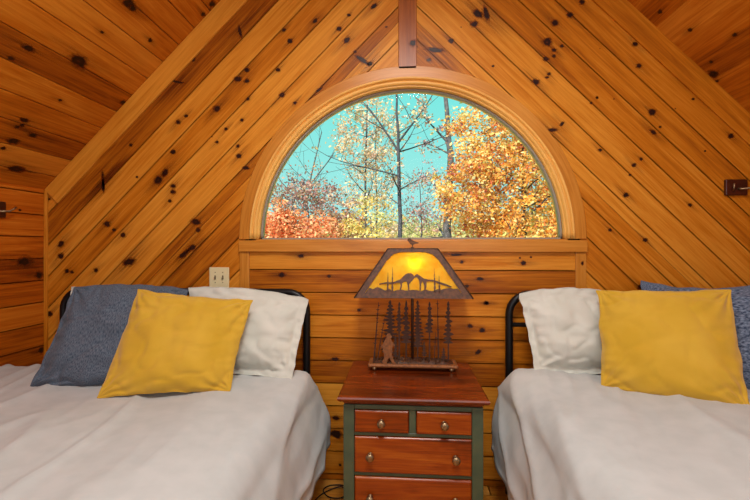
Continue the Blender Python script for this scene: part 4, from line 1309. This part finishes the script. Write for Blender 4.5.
def tree(name, label, base, Y, trunk_pts, r, bark_m, leaf_m=None, boughs=(), nb=0, crown=None, nclump=40, per=22, spread=0.3, size=0.09, seed=0, group=None, tipleaf=0, depth=1, blen=1.6):
    """trunk_pts: list of (dx, z) relative to the trunk base x."""
    rr = random.Random(seed)
    t = empty(name, (base, Y, gz(base, Y)))
    tag(t, label, 'tree', group)
    bm = bmesh.new(); tips = []
    pts = [Vector((base, Y, gz(base, Y)))] + [Vector((base + dx, Y + 0.1 * sin(z), z)) for dx, z in trunk_pts]
    dense = []
    for a, b in zip(pts, pts[1:]):
        for k in range(4): dense.append(a.lerp(b, k / 4) + Vector((rr.gauss(0, r * .12), 0, 0)))
    dense.append(pts[-1])
    n_ = len(dense)
    rad = [r * (1 - 0.72 * i / (n_ - 1)) for i in range(n_)]
    tube(bm, dense, rad, 9, cap=False)
    for (i0, dx, dy, dz, ln, rf, dp) in boughs:             # named limbs: start z, direction, length
        start = min(dense, key=lambda q: abs(q.z - i0))
        branch(bm, start, Vector((dx, dy, dz)), ln, r * rf, dp, rr, tips, kink=0.18, up=0.06)
    for k in range(nb):
        f = 0.35 + 0.65 * (k + rr.random()) / nb
        i = min(n_ - 1, int(f * n_))
        a = rr.uniform(0, 2 * pi)
        branch(bm, dense[i], Vector((cos(a), sin(a), rr.uniform(0.2, 0.9))), blen * (1.25 - f * 0.6), rad[i] * 0.5, depth, rr, tips)
    off = Vector(t.location)
    for v in bm.verts: v.co -= off
    link('trunk', bm, bark_m, t)
    clumps = []
    if crown:
        for (cx, cy, cz, ax, ay, az, cnt) in crown:
            for k in range(cnt):
                while True:
                    u = Vector((rr.uniform(-1, 1), rr.uniform(-1, 1), rr.uniform(-1, 1)))
                    if 0.1 < u.length < 1: break
                clumps.append(((base + cx + u.x * ax, Y + cy + u.y * ay, cz + u.z * az), rr.uniform(0.6, 1.3)))
    if tipleaf:
        rr.shuffle(tips)
        for q in tips[:tipleaf]: clumps.append((tuple(q), rr.uniform(0.4, 0.9)))
    if clumps and leaf_m:
        leaf_mesh('foliage', clumps, per, spread, size, leaf_m, t, rr)
    return t

LF = {
 'pale': leafy('pale_leaves', [(236, 214, 186), (214, 176, 150), (238, 208, 150), (196, 150, 130), (226, 220, 206)]),
 'orange': leafy('orange_leaves', [(240, 136, 84), (250, 168, 110), (230, 116, 76), (252, 206, 150), (180, 104, 84), (244, 190, 120)]),
 'maple': leafy('maple_leaves', [(240, 130, 50), (250, 168, 60), (252, 206, 100), (252, 232, 170), (250, 188, 90), (240, 160, 70), (206, 196, 110), (232, 140, 66), (200, 96, 66), (150, 84, 78)]),
 'plum': leafy('plum_leaves', [(170, 116, 122), (206, 150, 140), (130, 100, 116), (216, 170, 140), (150, 150, 120)]),
 'yellow': leafy('yellow_leaves', [(240, 214, 100), (250, 232, 160), (214, 196, 104), (238, 182, 96), (184, 180, 116), (228, 220, 180)]),
 'olive': leafy('olive_leaves', [(190, 190, 110), (214, 206, 140), (150, 158, 96), (226, 196, 130), (170, 176, 130)]),
 'rust': leafy('rust_leaves', [(206, 132, 90), (168, 104, 88), (232, 170, 110), (140, 96, 90)]),
}
# the tall dark forked tree in the middle
tree('bare_tree', 'tall dark forked tree with thin bare limbs at the window centre', -0.10, 12.0,
     [(0.0, 0.0), (0.02, 2.2), (-0.03, 3.9), (-0.07, 5.0), (-0.10, 6.4)], 0.088, M['bark_dark'], LF['pale'],
     boughs=[(3.5, -1.0, 0.0, 0.30, 2.8, 0.30, 1), (4.2, -0.45, 0.1, 1.0, 2.4, 0.42, 1), (4.2, 0.9, 0.1, 0.35, 2.0, 0.28, 1), (4.4, 0.6, 0.1, 0.9, 2.2, 0.40, 1), (3.1, 0.9, 0.3, 0.5, 1.2, 0.25, 1), (2.8, -0.9, 0.4, 0.5, 1.1, 0.22, 1)],
     nb=4, tipleaf=34, per=5, spread=0.16, size=0.06, seed=4, blen=1.1)
# the thick grey trunk right of it
tree('birch_tree', 'thick mottled grey trunk rising through the orange maple leaves', 1.60, 14.0,
     [(0.0, 0.0), (-0.05, 2.0), (0.02, 4.2), (-0.08, 5.6), (-0.10, 7.6)], 0.20, M['bark'], LF['plum'],
     boughs=[(4.4, -1, 0.2, 0.5, 1.1, 0.2, 1), (5.0, -0.8, 0.1, 0.9, 1.4, 0.25, 1)], nb=3, tipleaf=26, per=10, spread=0.16, size=0.06, seed=8, blen=1.2)
# two thin trunks left of the centre with a pale crown
tree('slender_tree', 'slender tree with pale peach leaves left of the forked tree', -1.48, 16.0,
     [(0.0, 0.5), (-0.02, 3.0), (0.0, 5.0), (0.05, 8.0)], 0.075, M['bark_dark'], LF['pale'], nb=9,
     crown=[(-0.05, 0, 5.9, 1.25, 1.0, 1.9, 110), (0.1, 0.2, 3.6, 1.4, 0.9, 1.2, 60)], per=13, spread=0.17, size=0.062, seed=12, blen=1.5)
tree('slender_tree', 'thinner trunk just left of the forked tree with few pale leaves', -1.14, 17.0,
     [(0.0, 0.5), (0.03, 3.0), (-0.03, 5.2), (0.02, 7.6)], 0.055, M['bark'], LF['pale'], nb=7,
     crown=[(0.35, 0.3, 6.4, 0.9, 0.8, 1.5, 34)], per=11, spread=0.18, size=0.065, seed=14, blen=1.4)
# left side
tree('bare_tree', 'bare twiggy tree against the sky in the left part of the window', -4.6, 18.0,
     [(0.0, 1.0), (0.15, 3.0), (0.45, 4.6), (0.9, 6.6)], 0.07, M['bark'], LF['rust'], boughs=[(3.2, -0.8, 0, 0.9, 2.6, 0.6, 1), (4.0, 0.9, 0, 1.0, 2.4, 0.6, 1)], nb=9,
     crown=[(-0.1, 0, 4.3, 1.7, 1.0, 1.2, 26)], per=8, spread=0.22, size=0.06, seed=21, blen=1.8)
tree('maple_tree', 'bright orange maple low at the left corner of the window', -4.05, 13.5,
     [(0.0, 0.5), (0.05, 1.6), (0.0, 2.6)], 0.07, M['bark_dark'], LF['orange'], nb=7,
     crown=[(-0.3, 0, 2.0, 1.1, 0.9, 0.95, 90), (0.9, 0.2, 1.8, 1.0, 0.9, 0.75, 65)], per=24, spread=0.16, size=0.062, seed=23, blen=1.0)
tree('leafy_tree', 'dusky plum coloured tree above the orange maple on the left', -4.0, 16.5,
     [(0.0, 0.5), (0.1, 2.2), (-0.05, 3.6)], 0.06, M['bark_dark'], LF['plum'], nb=9,
     crown=[(-0.4, 0, 3.4, 1.5, 1.0, 0.95, 70), (1.0, 0, 3.1, 1.2, 0.9, 0.8, 44)], per=15, spread=0.2, size=0.065, seed=27, blen=1.5)
tree('maple_tree', 'orange and rust coloured small tree between orange maple and slender trunks', -2.45, 18.2,
     [(0.0, 0.5), (0.05, 1.6), (0.0, 2.4)], 0.05, M['bark_dark'], LF['rust'], nb=6,
     crown=[(0.0, 0, 2.2, 1.0, 0.8, 0.85, 56)], per=20, spread=0.17, size=0.062, seed=29, blen=0.9)
tree('yellow_tree', 'low yellow leaved tree beside the foot of the forked tree', -1.15, 14.0,
     [(0.0, 0.5), (0.05, 1.6), (0.0, 2.4)], 0.05, M['bark'], LF['yellow'], nb=6,
     crown=[(0.0, 0, 2.2, 1.1, 0.8, 0.85, 44)], per=14, spread=0.2, size=0.062, seed=31, blen=0.9)
tree('leafy_tree', 'thin grey leaved tree between forked tree and the thick trunk', 0.75, 17.0,
     [(0.0, 0.5), (0.05, 2.2), (-0.05, 4.0)], 0.05, M['bark_dark'], LF['plum'], nb=9,
     crown=[(0.2, 0, 3.8, 0.95, 0.8, 1.2, 44), (-0.1, 0, 2.5, 0.9, 0.7, 0.5, 24)], per=10, spread=0.19, size=0.06, seed=35, blen=1.3)
# the big maple on the right
tree('maple_tree', 'big orange and yellow maple filling the right of the window', 3.55, 11.6,
     [(0.0, 0.2), (-0.1, 2.0), (-0.15, 3.8), (-0.2, 5.6)], 0.10, M['bark_dark'], LF['maple'], nb=12,
     boughs=[(2.2, -1, 0, 0.25, 2.0, 0.3, 1), (2.6, 1, 0, 0.4, 1.6, 0.3, 1)],
     crown=[(-1.1, 0, 4.4, 1.2, 1.0, 1.25, 120), (-1.7, 0.1, 3.0, 1.0, 0.9, 0.85, 85), (-0.1, 0, 3.0, 1.6, 1.0, 1.6, 190), (0.3, 0, 1.7, 1.4, 0.9, 0.7, 90), (-1.2, 0.3, 2.0, 0.8, 0.7, 0.5, 34)],
     per=26, spread=0.15, size=0.052, seed=41, blen=1.6)
tree('yellow_tree', 'yellow green tree at the right corner of the window behind the maple', 5.1, 14.0,
     [(0.0, 0.5), (0.05, 2.2), (-0.05, 3.8)], 0.08, M['bark'], LF['yellow'], nb=6,
     crown=[(0.0, 0, 2.7, 1.3, 0.9, 1.7, 120)], per=22, spread=0.18, size=0.062, seed=43, blen=1.2)
# woods beyond
rr = random.Random(99)
kinds = ['olive', 'pale', 'yellow', 'rust', 'olive', 'pale']
words = {'olive': 'olive green', 'pale': 'pale peach', 'yellow': 'yellow', 'rust': 'rust coloured'}
for k in range(18):
    yy = 30 + (k % 3) * 6 + rr.uniform(-2, 2)
    xx = (-0.40 + 0.84 * (k + 0.5) / 18) * yy
    kd = kinds[(k * 5 + k // 3) % 6]
    b = gz(xx, yy)
    tree('distant_tree', 'small %s tree in the woods seen low through the window' % words[kd], xx, yy,
         [(0.0, b + 2.0), (0.1, b + 4.4)], 0.10, M['bark'], LF[kd], nb=4,
         crown=[(0.0, 0, b + 3.2, 1.9, 1.2, 1.7, 40)], per=15, spread=0.34, size=0.13, seed=200 + k, blen=1.4,
         group='%s trees in the woods beyond' % words[kd])
